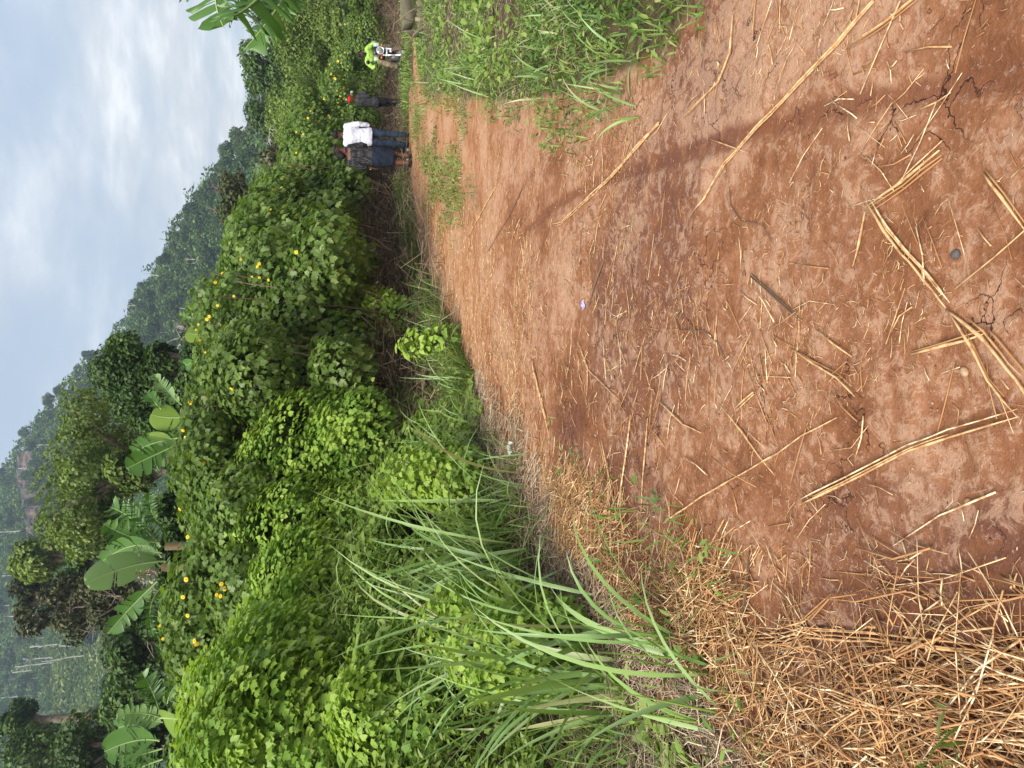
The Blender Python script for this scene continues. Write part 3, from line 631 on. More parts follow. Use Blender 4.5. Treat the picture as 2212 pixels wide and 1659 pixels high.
# weeds in front of the brush
mb = MB(); n = 9000; t = st.rand(n) ** .9; hx = np.interp(t * 12, np.arange(13), hedge_pts[2:15, 0]); hy = np.interp(t * 12, np.arange(13), hedge_pts[2:15, 1]); off = st.uniform(.7, 2.4, n)
x = hx + off * .62; y = hy - off * .78; k = (fbm(x, y, .9, 3, 71) > .52) & (((ldist(x, y) > .5) & (y < 16.5)) | ((y > 24) & (off < .6))); x, y = x[k], y[k]; n = len(x)
az = st.uniform(0, 6.28, n); P = np.stack([x, y, gz(x, y) + st.rand(n) * .55 * (.4 + fbm(x, y, .7, 2, 73))], -1)
inst(mb, *HEART, P, np.stack([np.cos(az), np.sin(az), st.normal(-.2, .4, n)], -1), nrm(np.stack([st.normal(0, .5, n), st.normal(-.4, .4, n), np.ones(n)], -1)), st.uniform(.06, .13, n))
o = link('hedge_foot_weeds', mb.mesh('hedge_foot_weeds', [M_HERB])); tag(o, 'low weeds growing in front of the dry brush', None, None, 'stuff')
# bright weeds next to verge top
mb = MB(); n = 5200; y = st.uniform(5.5, 14.5, n); dd = st.uniform(.3, 3.5, n); x = XR(y) + dd; k = (fbm(x, y, .8, 3, 75) > .5) & ~((x > 5.3) & (y > 8.8)); x, y = x[k], y[k]; n = len(x); az = st.uniform(0, 6.28, n)
P = np.stack([x, y, gz(x, y) + st.rand(n) * .32], -1); inst(mb, *LOBE, P, np.stack([np.cos(az), np.sin(az), st.normal(0, .4, n)], -1), nrm(np.stack([st.normal(0, .5, n), st.normal(-.3, .4, n), np.ones(n)], -1)), st.uniform(.025, .07, n))
o = link('verge_weeds', mb.mesh('verge_weeds', [M_HERB])); tag(o, 'bright broad leaved weeds on the right verge', None, None, 'stuff')
# ------------------------------------------------------------------ straw litter
DZ = np.array([gnd(*p)[:2] for p in [(985, 740), (1010, 770), (1085, 880), (1160, 960), (1230, 1080), (1330, 1110), (1420, 1175), (1560, 1235), (1700, 1320), (1880, 1420), (2060, 1440), (2230, 1500)]] + [(-4, .5), (-4, 6)] + [gnd(960, 800)[:2]])
DM = np.array([gnd(*p)[:2] for p in [(1200, 940), (1330, 1020), (1480, 1060), (1640, 1180), (1900, 1250), (2230, 1300)]] + [(-4, .5), (-4, 6)] + [gnd(1040, 900)[:2]])
EDGE = np.array([gnd(*p)[:2] for p in [(1150, 1000), (1250, 1180), (1400, 1330), (1600, 1430), (1850, 1500), (2230, 1560)]])
st = np.random.RandomState(601)
# dense mat
n = 56000; x = st.uniform(-2.6, .9, n); y = 1.0 + 9.2 * st.rand(n) ** 1.25
wx = x + .9 * (fbm(x, y, 1.5, 4, 81) - .5) + st.normal(0, .10, n); wy = y + .9 * (fbm(x, y, 1.5, 4, 82) - .5) + st.normal(0, .12, n)
k = (inpoly(wx, wy, DZ)) & (ldist(x, y) < .9 - .05 * y) & (st.rand(n) < 1.15 - .75 * ss(y, 4.2, 6.5)) & (st.rand(n) < .35 + .9 * ss(fbm(x, y, 2.6, 3, 83), .38, .55)); x, y = x[k], y[k]; n = len(x)
al = math.radians(112)  # stalks mostly run along the track edge
az = np.where(st.rand(n) < .62, al + st.normal(0, .28, n), st.uniform(0, 6.28, n)); zt = st.rand(n) ** 1.4 * .055
gr = ldist(x, y) + .25 * (fbm(x, y, 3, 2, 84) - .5) > -.32
for sel, mat, nm, lb in ((~gr, M_STRAW, 'straw_mat', 'thick golden straw trampled along the left edge of the track'), (gr, M_STRAW_GREY, 'grey_straw_mat', 'weathered grey straw between the golden straw and the weeds')):
    mb = MB(); m = sel.sum(); straws(mb, np.stack([x[sel], y[sel], gzf(x[sel], y[sel]) + .004 + zt[sel]], -1), az[sel], st.normal(0, .07, m), st.uniform(.06, .42, m), .002 + .0058 * st.rand(m) ** 1.6, st.uniform(.001, .004, m))
    o = link(nm, mb.mesh(nm, [mat])); tag(o, lb, None, None, 'stuff')
# scattered
n = 22000; x = st.uniform(-2.6, 3.4, n); y = 1.1 + 10 * st.rand(n) ** 1.3
wx = x + .6 * (fbm(x, y, 1.1, 3, 85) - .5); k = (x < XR(y) - .1) & (ldist(x, y) < .1)
dens = .10 + .75 * inpoly(wx, y, DM) + .45 * ss(fbm(x, y, 1.4, 3, 86), .52, .66) - .22 * ss(x, .4, 1.6)
k &= st.rand(n) < dens; x, y = x[k], y[k]; n = len(x); L = .03 + .24 * st.rand(n) ** 2.4
mb = MB(); straws(mb, np.stack([x, y, gzf(x, y) + .003 + .01 * st.rand(n)], -1), st.uniform(0, 6.28, n), st.normal(0, .02, n), L, .0014 + .0045 * st.rand(n) ** 1.8, .001 + .002 * st.rand(n), st.normal(0, .10, n))
o = link('loose_straw', mb.mesh('loose_straw', [M_STRAW])); tag(o, 'broken straw pieces scattered over the dirt', None, None, 'stuff')
# fibres and chaff
n = 80000; x = st.uniform(-2.4, 3.6, n); y = 1.1 + 12.5 * st.rand(n) ** 1.5
wx = x + .6 * (fbm(x, y, 1.3, 3, 87) - .5); k = (x < XR(y) + .1) & (ldist(x, y) < .15)
dens = .06 + .5 * inpoly(wx, y, DM) + .9 * ss(fbm(x, y, 1.9, 4, 88), .52, .70) + .3 * ss(x - XR(y), -.5, 0); k &= st.rand(n) < dens
x, y = x[k], y[k]; n = len(x)
mb = MB(); straws(mb, np.stack([x, y, gzf(x, y) + .002 + .004 * st.rand(n)], -1), st.uniform(0, 6.28, n), st.normal(0, .05, n), .008 + .06 * st.rand(n) ** 2, .0008 + .0016 * st.rand(n), np.full(n, .0008), st.normal(0, .35, n))
o = link('straw_chaff', mb.mesh('straw_chaff', [M_STRAW])); tag(o, 'fine chaff and straw fibres on the dirt', None, None, 'stuff')
# far darker straw drifting along the track, stretched by distance
n = 1900; y = 5.5 + 9 * st.rand(n); x = XL(y) + st.rand(n) ** 1.6 * 2.2 - .15; mb = MB()
straws(mb, np.stack([x, y, gzf(x, y) + .004 + .02 * st.rand(n) ** 2], -1), st.uniform(0, 6.28, n), st.normal(0, .1, n), .04 + .3 * st.rand(n) ** 2, .003 + .005 * st.rand(n), np.full(n, .003))
o = link('track_side_straw', mb.mesh('track_side_straw', [M_STRAW])); tag(o, 'trampled straw along the left side of the track farther off', None, None, 'stuff')
# dry thatch on right verge
n = 5000; y = 2.5 + 11 * st.rand(n); dd = st.uniform(.1, 3.2, n); x = XR(y) + dd; k = (fbm(x, y, .75, 2, 53) > .52) | (st.rand(n) < .15); x, y = x[k], y[k]; n = len(x); mb = MB()
straws(mb, np.stack([x, y, gz(x, y) + .02 + .09 * st.rand(n)], -1), st.uniform(0, 6.28, n), st.normal(0, .3, n), st.uniform(.08, .4, n), st.uniform(.003, .007, n), np.full(n, .003))
o = link('verge_thatch', mb.mesh('verge_thatch', [M_DRYG])); tag(o, 'dead matted stems between the grass of the right verge', None, None, 'stuff')
# ------------------------------------------------------------------ single long stalks (each a thing)
def stalk(path, w, label, mat=None, strands=2, name='straw_stalk', lift=.012, nodes=True, cat='stalk', rs=0):
    w = w * .78; st = np.random.RandomState(int(path[0][0]) + rs); W = np.array([gnd(*p) for p in path]); o = W.mean(0)
    seg = []
    for a, b in zip(W[:-1], W[1:]):
        m = max(2, int(np.linalg.norm(b - a) / .08)); seg.append(a + (b - a) * np.linspace(0, 1, m, endpoint=False)[:, None])
    P = np.concatenate(seg + [W[-1:]]); P[:, 2] = gzf(P[:, 0], P[:, 1])
    if len(P) > 4:
        kz = np.ones(5) / 5; P[:, 2] = np.convolve(np.pad(P[:, 2], 2, mode='edge'), kz, 'valid')
    P[:, 2] += lift; o[2] = P[:, 2].mean(); mb = MB(); D = nrm(np.gradient(P, axis=0)); S = np.stack([-D[:, 1], D[:, 0], D[:, 2] * 0], -1)
    for k in range(strands):
        a = 0 if k == 0 else st.randint(0, max(1, len(P) // 3)); b = len(P) if k == 0 else len(P) - st.randint(0, max(1, len(P) // 3))
        if b - a < 3: a, b = 0, len(P)
        q = P[a:b] + S[a:b] * (k - (strands - 1) / 2) * w * np.linspace(*st.uniform(.35, 1.5, 2), b - a)[:, None] + st.normal(0, w * .08, (b - a, 3)); r = np.full(b - a, w / 2 * (.75 if k else 1)) * np.linspace(1, .7, b - a)
        if nodes and k == 0: r = r * (1 + .45 * (np.arange(b - a) % 5 == 2))
        r[0] *= .6; r[-1] *= .4
        rings(mb, q - o, r, 6, True, ry=r * .7)
    e = link(name, mb.mesh(name, [mat or M_STRAW]), None, o); tag(e, label, cat, 'long dry stalks lying on the track' if cat == 'stalk' else None); return e
M_DARKSTALK = leafmat('dark_stalk', [(.09, .055, .035), (.16, .10, .06), (.22, .15, .10)], 0, .8, .2)
S = stalk
S([(1899, 0), (1820, 92), (1730, 180), (1640, 270), (1570, 352), (1527, 430), (1501, 465)], .013, 'longest straight stalk crossing the right side of the track from the right edge', strands=2)
S([(1430, 268), (1380, 318), (1330, 370), (1270, 433), (1215, 482), (1193, 486)], .017, 'long stalk lying across the dark tyre mark', strands=2)
S([(1075, 404), (1012, 512)], .016, 'short pale stalk beside the grass patch in the track', strands=1)
S([(1888, 434), (1926, 496), (1962, 540), (1996, 576), (2030, 620), (2058, 656)], .013, 'upper half of the thick broken cane near the lower right', strands=3)
S([(2058, 656), (2131, 715), (2170, 760), (2212, 812), (2250, 870)], .015, 'lower half of the thick broken cane running out of the bottom', strands=3)
S([(2065, 675), (2105, 745), (2140, 820), (2204, 899)], .012, 'stalk branching off the thick broken cane', strands=2)
S([(1440, 1130), (1525, 1072), (1611, 1024), (1650, 1000), (1687, 979), (1740, 940), (1815, 902)], .012, 'long thin stalk over the middle of the dirt, pointing at the near edge', strands=1)
S([(1729, 1087), (1860, 1024), (1965, 969), (2052, 938), (2204, 893)], .013, 'long split stalk sloping toward the bottom right', strands=3)
S([(1562, 872), (1614, 934), (1650, 985), (1684, 1028)], .012, 'pale straight stalk crossing the long thin stalk', strands=1)
S([(1505, 1371), (1570, 1379), (1611, 1385), (1700, 1380), (1742, 1366), (1882, 1374), (2050, 1392), (2212, 1410), (2260, 1414)], .015, 'longest bent stalk bundle along the straw heap', strands=4)
S([(1715, 750), (1760, 780), (1815, 812), (1854, 854)], .014, 'split pale stalk in the centre of the dirt', strands=2)
S([(1769, 712), (1845, 771)], .014, 'thick short pale stalk next to the centre split stalk', strands=1)
S([(1628, 594), (1680, 640), (1739, 691)], .012, 'brown stalk half sunk in the dust', strands=2, mat=M_DARKSTALK)
S([(1975, 762), (2050, 742), (2133, 717)], .015, 'thick cut stalk touching the broken cane', strands=2)
S([(1583, 1423), (1592, 1540), (1597, 1680)], .014, 'dark weathered stalk lying upright through the straw heap', strands=2, mat=M_DARKSTALK)
S([(1642, 1489), (1690, 1580), (1740, 1680)], .016, 'second dark weathered stalk at the edge of the picture', strands=3, mat=M_DARKSTALK)
S([(1842, 1395), (1920, 1470), (2003, 1545)], .010, 'thin straight stalk below the bent bundle', strands=1)
S([(1933, 1300), (1985, 1400), (2048, 1510)], .010, 'thin stalk passing under the bent bundle', strands=1)
S([(2048, 1499), (1992, 1614)], .016, 'thick cut stalk near the bottom left corner', strands=2)
S([(1687, 1559), (1800, 1528), (1947, 1496)], .012, 'reddish flat stalk in the thick straw', strands=3)
S([(1624, 1190), (1615, 1280), (1607, 1371)], .012, 'brown stalk meeting the top end of the bent bundle', strands=2, mat=M_DARKSTALK)
S([(1253, 736), (1274, 799), (1340, 865)], .012, 'crooked stalk in the middle distance of the dirt', strands=1)
S([(1424, 865), (1479, 917), (1521, 936)], .013, 'slightly bent pale stalk in the middle of the dirt', strands=1)
S([(1153, 771), (1194, 944)], .018, 'dusty brown stalk far along the straw edge', strands=2)
S([(1364, 896), (1352, 1000), (1337, 1118)], .012, 'reed of the fan shaped bunch, rightmost', strands=2)
S([(1403, 903), (1395, 1000), (1389, 1104)], .010, 'reed standing apart just nearer than the fan shaped bunch', strands=1)
S([(1302, 948), (1318, 1030), (1340, 1121)], .012, 'reed of the fan shaped bunch, leftmost', strands=2)
S([(2041, 335), (1960, 400), (1880, 455)], .013, 'stalk joining the upper end of the thick broken cane', strands=3)
S([(1880, 458), (1868, 520), (1854, 576)], .010, 'thin stalk dangling from the top of the broken cane', strands=1)
S([(2133, 371), (2175, 425), (2230, 500)], .012, 'thick stalk cut by the right part of the bottom edge', strands=2)
S([(1993, -10), (1920, 52), (1843, 104)], .011, 'brown stalk parallel to the longest one near the corner', strands=3)
S([(1590, 33), (1583, 115), (1559, 177), (1482, 257)], .010, 'bent stalk at the tip of the right verge grass', strands=2)
S([(1998, 238), (2055, 200)], .010, 'short clean pale stalk on bare dirt at the lower right', strands=1)
S([(1579, 403), (1583, 444), (1607, 479), (1652, 486), (1684, 541)], .008, 'wavy thin root on the dusty patch', mat=M_DARKSTALK, strands=1, name='dry_root', nodes=False, cat='root')
S([(1478, 667), (1465, 687), (1475, 715), (1527, 715), (1559, 743), (1576, 792)], .011, 'thicker curled brown root in the middle of the dirt', mat=M_DARKSTALK, strands=1, name='dry_root', nodes=False, cat='root')
S([(1310, 560), (1285, 620), (1262, 700)], .012, 'dusty dark stalk in the middle distance', strands=1, mat=M_DARKSTALK)
S([(1130, 400), (1100, 470), (1058, 545)], .012, 'dark stalk just nearer than the grass patch', strands=1, mat=M_DARKSTALK)
S([(1640, 850), (1600, 885)], .014, 'short wide stalk touching the pale straight one', strands=2)
S([(1535, 300), (1620, 330)], .008, 'thin twig next to the tyre mark', strands=1)
# soil crumbs
st = np.random.RandomState(655); n = 5200; x = st.uniform(-2, 3, n); y = 1.2 + 5 * st.rand(n) ** 1.5; k = (x < XR(y)) & (ldist(x, y) < 0) & (fbm(x, y, 2.1, 3, 89) > .46); x, y = x[k], y[k]; n = len(x); r = .0015 + .006 * st.rand(n) ** 4
T = np.array([(1, 0, 0), (0, 1, 0), (-1, 0, 0), (0, -1, 0), (0, 0, .8), (0, 0, -.8)], float); V = np.stack([x, y, gzf(x, y) + r * .3], -1)[:, None] + T[None] * r[:, None, None] * st.uniform(.6, 1.3, (n, 6, 1))
F = np.array([(0, 1, 4), (1, 2, 4), (2, 3, 4), (3, 0, 4), (1, 0, 5), (2, 1, 5), (3, 2, 5), (0, 3, 5)]); mb = MB(); mb.add(V.reshape(-1, 3), (F[None] + (np.arange(n) * 6)[:, None, None]).reshape(-1, 3))
o = link('soil_crumbs', mb.mesh('soil_crumbs', [leafmat('soil_crumb', [(.12, .045, .025), (.22, .09, .05), (.34, .18, .11), (.42, .26, .18)], 0, .95, .1)])); tag(o, 'small crumbs of red soil lying loose on the track', None, None, 'stuff')
# stones and litter
def pebble(px, py, r, label, col, rs):
    p = gnd(px, py); st = np.random.RandomState(rs); mb = MB(); th = np.linspace(0, np.pi, 7); V = []
    pts = np.array([(0, 0, -math.cos(t) * r * .55) for t in th]); rad = np.sin(th) * r + .0004; rings(mb, pts, rad * st.uniform(.85, 1.1, 7), 9, False, hint=(1, 0, 0), ry=rad * .8)
    o = link('pebble', mb.mesh('pebble', [plain('pebble_' + str(rs), col, .8, .3, 0, 40, tuple(c * .6 for c in col))], True), None, (p[0], p[1], float(gzf(p[0], p[1])) + r * .25), st.uniform(0, 6)); tag(o, label, 'pebble', 'pebbles on the dirt')
pebble(2070, 550, .016, 'dark grey pebble near the lower right edge', (.10, .085, .08), 1)
pebble(2080, 803, .014, 'tan rounded pebble near the bottom edge', (.42, .28, .16), 2)
pebble(1745, 1110, .014, 'reddish clod beside the long split stalk', (.30, .14, .08), 3)
pebble(2010, 1280, .015, 'brown pebble among the clods at the bottom left', (.30, .15, .09), 4)
pebble(1607, 590, .012, 'small dark clod right of the half sunk stalk', (.15, .07, .045), 5)
pebble(2085, 1085, .013, 'orange brown pebble by the end of the split stalk', (.36, .19, .10), 6)
p = gnd(1260, 659); mb = MB(); boxm(mb, (0, 0, .006), (.05, .035, .004), rotm('X', .2) @ rotm('Z', .4), .001)
for kx in (-.025, .025): boxm(mb, (kx, 0, .008), (.006, .042, .002), rotm('X', .25))
o = link('wrapper', mb.mesh('wrapper', [plain('wrapper_foil', (.25, .2, .6), .35, .5, 0, 60, (.6, .55, .8))]), None, (p[0], p[1], float(gzf(*p[:2]))), .5); tag(o, 'small shiny purple wrapper lying on the dirt', 'litter')
p = gnd(1090, 968, .12); st = np.random.RandomState(9); mb = MB(); g_ = np.linspace(-1, 1, 9); a, b = np.meshgrid(g_, g_, indexing='ij')
V = np.stack([a * .055 + .01 * st.normal(size=a.shape), b * .035 + .008 * st.normal(size=a.shape), .02 + .012 * st.normal(size=a.shape)], -1)
i_, j_ = np.meshgrid(np.arange(8), np.arange(8), indexing='ij'); mb.add(V.reshape(-1, 3), np.stack([i_ * 9 + j_, (i_ + 1) * 9 + j_, (i_ + 1) * 9 + j_ + 1, i_ * 9 + j_ + 1], -1).reshape(-1, 4))
o = link('plastic_bag', mb.mesh('plastic_bag', [plain('bag_plastic', (.62, .60, .50), .4, .4)]), None, (p[0], p[1], float(gz(*p[:2])) + .05), .3); tag(o, 'crumpled off white plastic scrap on the grey straw', 'litter')
# ------------------------------------------------------------------ trees in the middle distance
def crown_blobs(st, w, h, n, fill=.75):
    bl = []
    for i in range(n):
        v = nrm(st.normal(size=3)); r = st.uniform(.25, fill)
        bl.append((v[0] * w / 2 * r, v[1] * w / 2 * r, v[2] * h / 2 * r, w * st.uniform(.13, .22), w * st.uniform(.13, .22), h * st.uniform(.11, .19)))
    return bl
def tree(px, py, Y, wpx, hpx, mat, label, rs, n=5200, size=.17, nb=18, fill=.85, bark=None, bare=0, tmpl=DIAM, name='tree', cat='tree', group=None, inside=.25, lean=0):
    st = np.random.RandomState(rs); c = at(px, py, Y); w = wpx / FPX * Y; h = hpx / FPX * Y; zg = float(gz(c[0], Y)) if Y < 60 else float(hz(c[0], Y))
    bl = crown_blobs(st, w, h, nb, fill); e = empty(name, (c[0], Y, zg)); cz_ = c[2] - zg
    bl = [(a, b, d + cz_, r1, r2, r3) for a, b, d, r1, r2, r3 in bl]
    link('crown', bush_mesh('crown', bl, n, size, tmpl, mat, droop=.5, up=.5, rs=rs, inside=inside, ground=False), e)
    mb = MB(); r0 = .05 + .016 * (cz_ + h / 2); base = np.array([lean, 0, -.1]); fork = np.array([0, 0, max(.6, cz_ - h * .45)])
    t = np.linspace(0, 1, 6)[:, None]; rings(mb, base + (fork - base) * t + st.normal(0, .05, (6, 3)) * t, r0 * (1 - .4 * t[:, 0]), 8, False)
    for b in bl[:min(len(bl), 11)]:
        tip = np.array(b[:3]) + np.array([0, 0, b[5] * .3]); mid = fork + (tip - fork) * .5 + np.array([0, 0, .08 * h]) + st.normal(0, .05 * w, 3)
        P = np.array([fork * (1 - s) ** 2 + 2 * mid * s * (1 - s) + tip * s * s for s in np.linspace(0, 1, 6)]); rings(mb, P, r0 * .55 * np.linspace(1, .2, 6), 6, False)
    for q in range(bare):
        a = st.uniform(0, 6.28); L = w * st.uniform(.3, .62); s0 = fork + np.array([0, 0, st.uniform(0, .6) * h]); d = np.array([math.cos(a), math.sin(a) * .6, st.uniform(.2, 1.1)]); P = [s0]
        for k in range(5): d = nrm(d + st.normal(0, .28, 3)); P.append(P[-1] + d * L / 5)
        P = np.array(P); rings(mb, P, r0 * .3 * np.linspace(1, .15, 6), 5, False)
        for k in (2, 3, 4):
            d2 = nrm(d + st.normal(0, .7, 3)); Q = P[k] + d2 * np.linspace(0, L * .4, 4)[:, None] + st.normal(0, L * .02, (4, 3)); rings(mb, Q, r0 * .12 * np.linspace(1, .3, 4), 4, False)
    link('trunk', mb.mesh('trunk', [bark or M_BARK], True), e); tag(e, label, cat, group); return e
tree(285, 812, 23, 175, 190, M_TREE, "dark round leaved tree with forked trunk above the middle of the hedge", 701, 12000, .12, 22, bare=0)
tree(350, 775, 22, 85, 90, M_TREE, "small dark crown leaning right of the round dark tree", 702, 2600, .15, 9)
tree(205, 1000, 27, 290, 235, M_TREE2, "large airy light green tree spreading over the banana plants", 703, 15000, .13, 30, .95)
tree(185, 1110, 28, 150, 170, M_TREE2, "left neighbour of the large airy light green tree", 704, 7600, .13, 16)
tree(320, 900, 21, 90, 80, M_TREE, "low dark tree between the bananas behind the hedge", 705, 2400, .15, 9)
tree(290, 1020, 24, 130, 110, M_TREE2, "low bushy tree filling the gap under the large airy tree", 706, 3600, .16, 12)
tree(85, 1200, 42, 130, 125, M_TREE2, "rounded green tree with visible branches left of the rock face", 707, 4000, .22, 14, .7)
tree(155, 1240, 36, 120, 130, M_TREE, "dark bushy tree under the rounded green tree", 708, 4200, .2, 14)
tree(60, 1290, 48, 90, 80, M_TREEDRY, "small yellowing tree near the top left", 709, 2200, .24, 10)
tree(150, 1310, 34, 130, 160, M_TREEDRY, "browning thin tree with bare twigs behind the tall banana leaf", 710, 4200, .18, 16, .95, bare=14)
tree(250, 1300, 27, 150, 150, M_TREEDRY, "brownish twiggy shrub tree directly behind the tall banana leaf", 711, 4600, .15, 16, .95, bare=16)
tree(300, 1400, 24, 170, 120, M_TREE, "dark thicket tree above the left end of the hedge", 712, 6400, .15, 20, .95, bare=8)
tree(275, 1500, 27, 170, 105, M_TREE, "dark thicket tree above the left banana clump", 713, 6400, .16, 20, .95, bare=6)
tree(100, 1630, 40, 150, 200, M_TREE, "tall dark tree in the far left corner", 714, 6400, .22, 22, bare=3)
tree(200, 1620, 30, 170, 180, M_TREE, "dark tree at the left edge above the bananas", 715, 5200, .17, 18, bare=3)
tree(40, 1560, 46, 100, 90, M_TREE, "smaller dark tree beside the tall one in the far left corner", 716, 3600, .24, 14)
tree(330, 1560, 18, 160, 90, M_TREE, "low dark shrub behind the left banana clump", 717, 3600, .14, 12)
for i_, (px_, py_, Y_) in enumerate([(395, 905, 17), (392, 1040, 16.5), (378, 1150, 16), (372, 1250, 15.5), (380, 1350, 15), (398, 1480, 13.5), (405, 1610, 13), (430, 790, 19)]):
    tree(px_, py_, Y_, 165, 85, M_TREE, ["low dark shrub behind the bright upright banana leaf", "low dark shrub behind the banana with long sweeping leaves", "low dark shrub behind the fan shaped banana plant", "low dark shrub behind the tall pale banana leaf", "low dark shrub left of the tall banana plant", "low dark shrub at the right side of the left banana cluster", "low dark shrub at the foot of the left banana cluster", "low dark shrub under the round dark tree"][i_], 740 + i_, 4200, .13, 12, .9, group='low shrubs behind the hedge')
# right of centre
tree(665, 110, 36, 200, 150, M_TREE2, "broad olive green shrub tree behind the motorcycle rider", 721, 17000, .12, 30, .95)
tree(655, 250, 34, 230, 160, M_TREE2, "broad olive green shrub tree above the person in the red cap", 722, 19000, .12, 32, .95)
tree(670, 365, 33, 130, 130, M_TREE2, "olive green shrub tree left of the red capped person's shrub", 723, 10000, .12, 20, .95)
tree(690, 60, 38, 150, 90, M_TREE2, "low olive shrub tree beneath the banana leaves at the right edge", 724, 9000, .13, 16, .95)
tree(728, 85, 33, 190, 60, M_TREE2, 'low olive shrub between the motorcycle and the wooded slope', 733, 8000, .12, 14, .95)
tree(585, 40, 52, 120, 120, M_TREE, "open crowned tree with bare branches below the hanging banana leaves", 725, 4400, .2, 14, .95, bare=14)
tree(570, 150, 56, 140, 110, M_TREE, "tall thin crowned tree on the skyline at the right", 726, 4000, .26, 16, .95, bare=9, bark=M_PALEBARK)
tree(600, 250, 58, 150, 110, M_TREE, "dark forest tree above the olive shrub trees", 727, 4600, .27, 16, .9, bare=4)
tree(610, 330, 52, 120, 100, M_TREEDRY, "half bare tree with pale dead limbs left of the skyline trees", 728, 2400, .26, 12, .9, bare=16, bark=M_PALEBARK)
tree(660, 0, 60, 160, 130, M_TREE, "dark forest tree at the right edge behind the olive shrubs", 729, 5200, .28, 16, .9)
tree(420, 720, 40, 90, 60, M_TREEDRY, "bare pale branched small tree behind the bright banana leaf", 730, 500, .2, 8, .9, bare=22, bark=M_PALEBARK)
tree(500, 430, 40, 120, 60, M_TREEDRY, "thin feathery shrub rising just above the hedge", 732, 1600, .2, 10, .9, bare=8)
# ------------------------------------------------------------------ hillside forest
HV = []
for k in range(7):
    st = np.random.RandomState(800 + k); w = st.uniform(5.5, 8.0); h = st.uniform(4.2, 6.5)
    bl = [(a, b, d + 7.5, r1 * 1.15, r2 * 1.15, r3 * 1.2) for a, b, d, r1, r2, r3 in crown_blobs(st, w, h, 13, .8)]
    cm = bush_mesh('crown', bl, 1900, .62, DIAM, M_HILLTREE, rs=810 + k, inside=.3, ground=False)
    mb = MB(); t = np.linspace(0, 1, 5)[:, None]; top = np.array([st.normal(0, .5), st.normal(0, .5), 8.5]); rings(mb, np.array([0, 0, -1.0]) + (top - np.array([0, 0, -1.0])) * t, .22 * (1 - .6 * t[:, 0]), 6, False)
    for b in bl[:5]:
        P = top * .6 + (np.array(b[:3]) - top * .6) * np.linspace(0, 1, 4)[:, None]; rings(mb, P, .09 * np.linspace(1, .3, 4), 5, False)
    HV.append((cm, mb.mesh('trunk', [M_BARK if k % 2 else M_PALEBARK])))
st = np.random.RandomState(901)
def sil_px(py): return np.interp(py, [p[1] for p in SIL], [p[0] for p in SIL])
CLEAR = [(110, 1340), (120, 1560), (240, 1590), (262, 1420), (230, 1330), (160, 1310)]
CLEARP = np.array(CLEAR)
placed = []; tries = 0
zones = {'ridge': ("tree on the skyline of the forested hill", 'trees along the hill skyline'), 'slope': ("tree in the dense forest covering the hillside", 'forest trees on the hillside'), 'far': ("hazy tree on the far left part of the hillside", 'hazy trees on the far hillside')}
def put_hill(hit, zone, s, k=None):
    k = st.randint(len(HV)) if k is None else k; cm, tm = HV[k]
    e = empty('forest_tree', (hit[0], hit[1], hit[2] - .6), st.uniform(0, 6.28), (s * st.uniform(.85, 1.2), s * st.uniform(.85, 1.2), s * st.uniform(.85, 1.25)))
    link('crown', cm, e); link('trunk', tm, e); lb, g_ = zones[zone]; tag(e, lb, 'tree', g_)
# skyline trees
for py in np.concatenate([np.arange(20, 1000, 15)]):
    py = py + st.uniform(-6, 6); px = sil_px(py) + 18
    h = hill_hit(px, py)
    if h is None: continue
    put_hill(h, 'ridge', st.uniform(.42, .78)); placed.append((px, py))
while len(placed) < 290 and tries < 40000:
    tries += 1; py = st.uniform(-20, 1660); px = st.uniform(max(-10, sil_px(py) + 18), np.interp(py, [0, 400, 700, 1000, 1300, 1660], [700, 600, 430, 300, 300, 260]))
    if inpoly(np.array(px), np.array(py), CLEARP): continue
    if any((px - a) ** 2 + (py - b) ** 2 < 15 ** 2 for a, b in placed): continue
    h = hill_hit(px, py)
    if h is None: continue
    placed.append((px, py)); put_hill(h, 'far' if py > 1000 else 'slope', st.uniform(.55, .95))
print('hill trees', len(placed))
# forest mass between the countable trees
n = 150000; a = st.uniform(-.55, .6, n); u = st.rand(n); R, _ = ridge(a); foot = np.interp(a, [-.6, 0, .3, .5], [95, 90, 70, 55]); r = foot + (R * 1.03 - foot) * u ** .8
x = r * np.sin(a); y = r * np.cos(a); bumpz = 6.5 * fbm(x, y, .16, 3, 91) ** 1.5 + 1.5 * fbm(x, y, .6, 2, 93)
px_, py_, _c = proj(np.stack([x, y, hz(x, y) + 1], -1)); clr = inpoly(px_, py_, CLEARP)
z = hz(x, y) + np.where(clr, .4, bumpz * st.uniform(.75, 1.05, n) * 1.3)
def cover(sel, name, mat, lab, sz):
    mb = MB(); m = sel.sum(); az = st.uniform(0, 6.28, m); inst(mb, *DIAM, np.stack([x[sel], y[sel], z[sel]], -1), np.stack([np.cos(az), np.sin(az), st.normal(-.2, .4, m)], -1), nrm(np.stack([st.normal(0, .6, m), st.normal(-.3, .6, m), np.ones(m)], -1)), sz * st.uniform(.6, 1.3, m) * (r[sel] / 200) ** .5)
    o = link(name, mb.mesh(name, [mat])); tag(o, lab, None, None, 'stuff')
cover(~clr, 'forest', M_HILLTREE, 'continuous dark forest canopy covering the hill', 1.0)
M_CLR = leafmat('clearing_grass', [(.15, .22, .06), (.21, .28, .08), (.28, .33, .12)], .3, .7, .2, .06, (.11, .18, .05))
cover(clr, 'clearing_scrub', M_CLR, 'pale green scrub of the open slope on the far hillside', .8)
n = 16000; bx = []
pys = st.uniform(1310, 1590, n); pxs = st.uniform(105, 265, n); k = inpoly(pxs, pys, CLEARP); c0 = hill_hit(180, 1450)
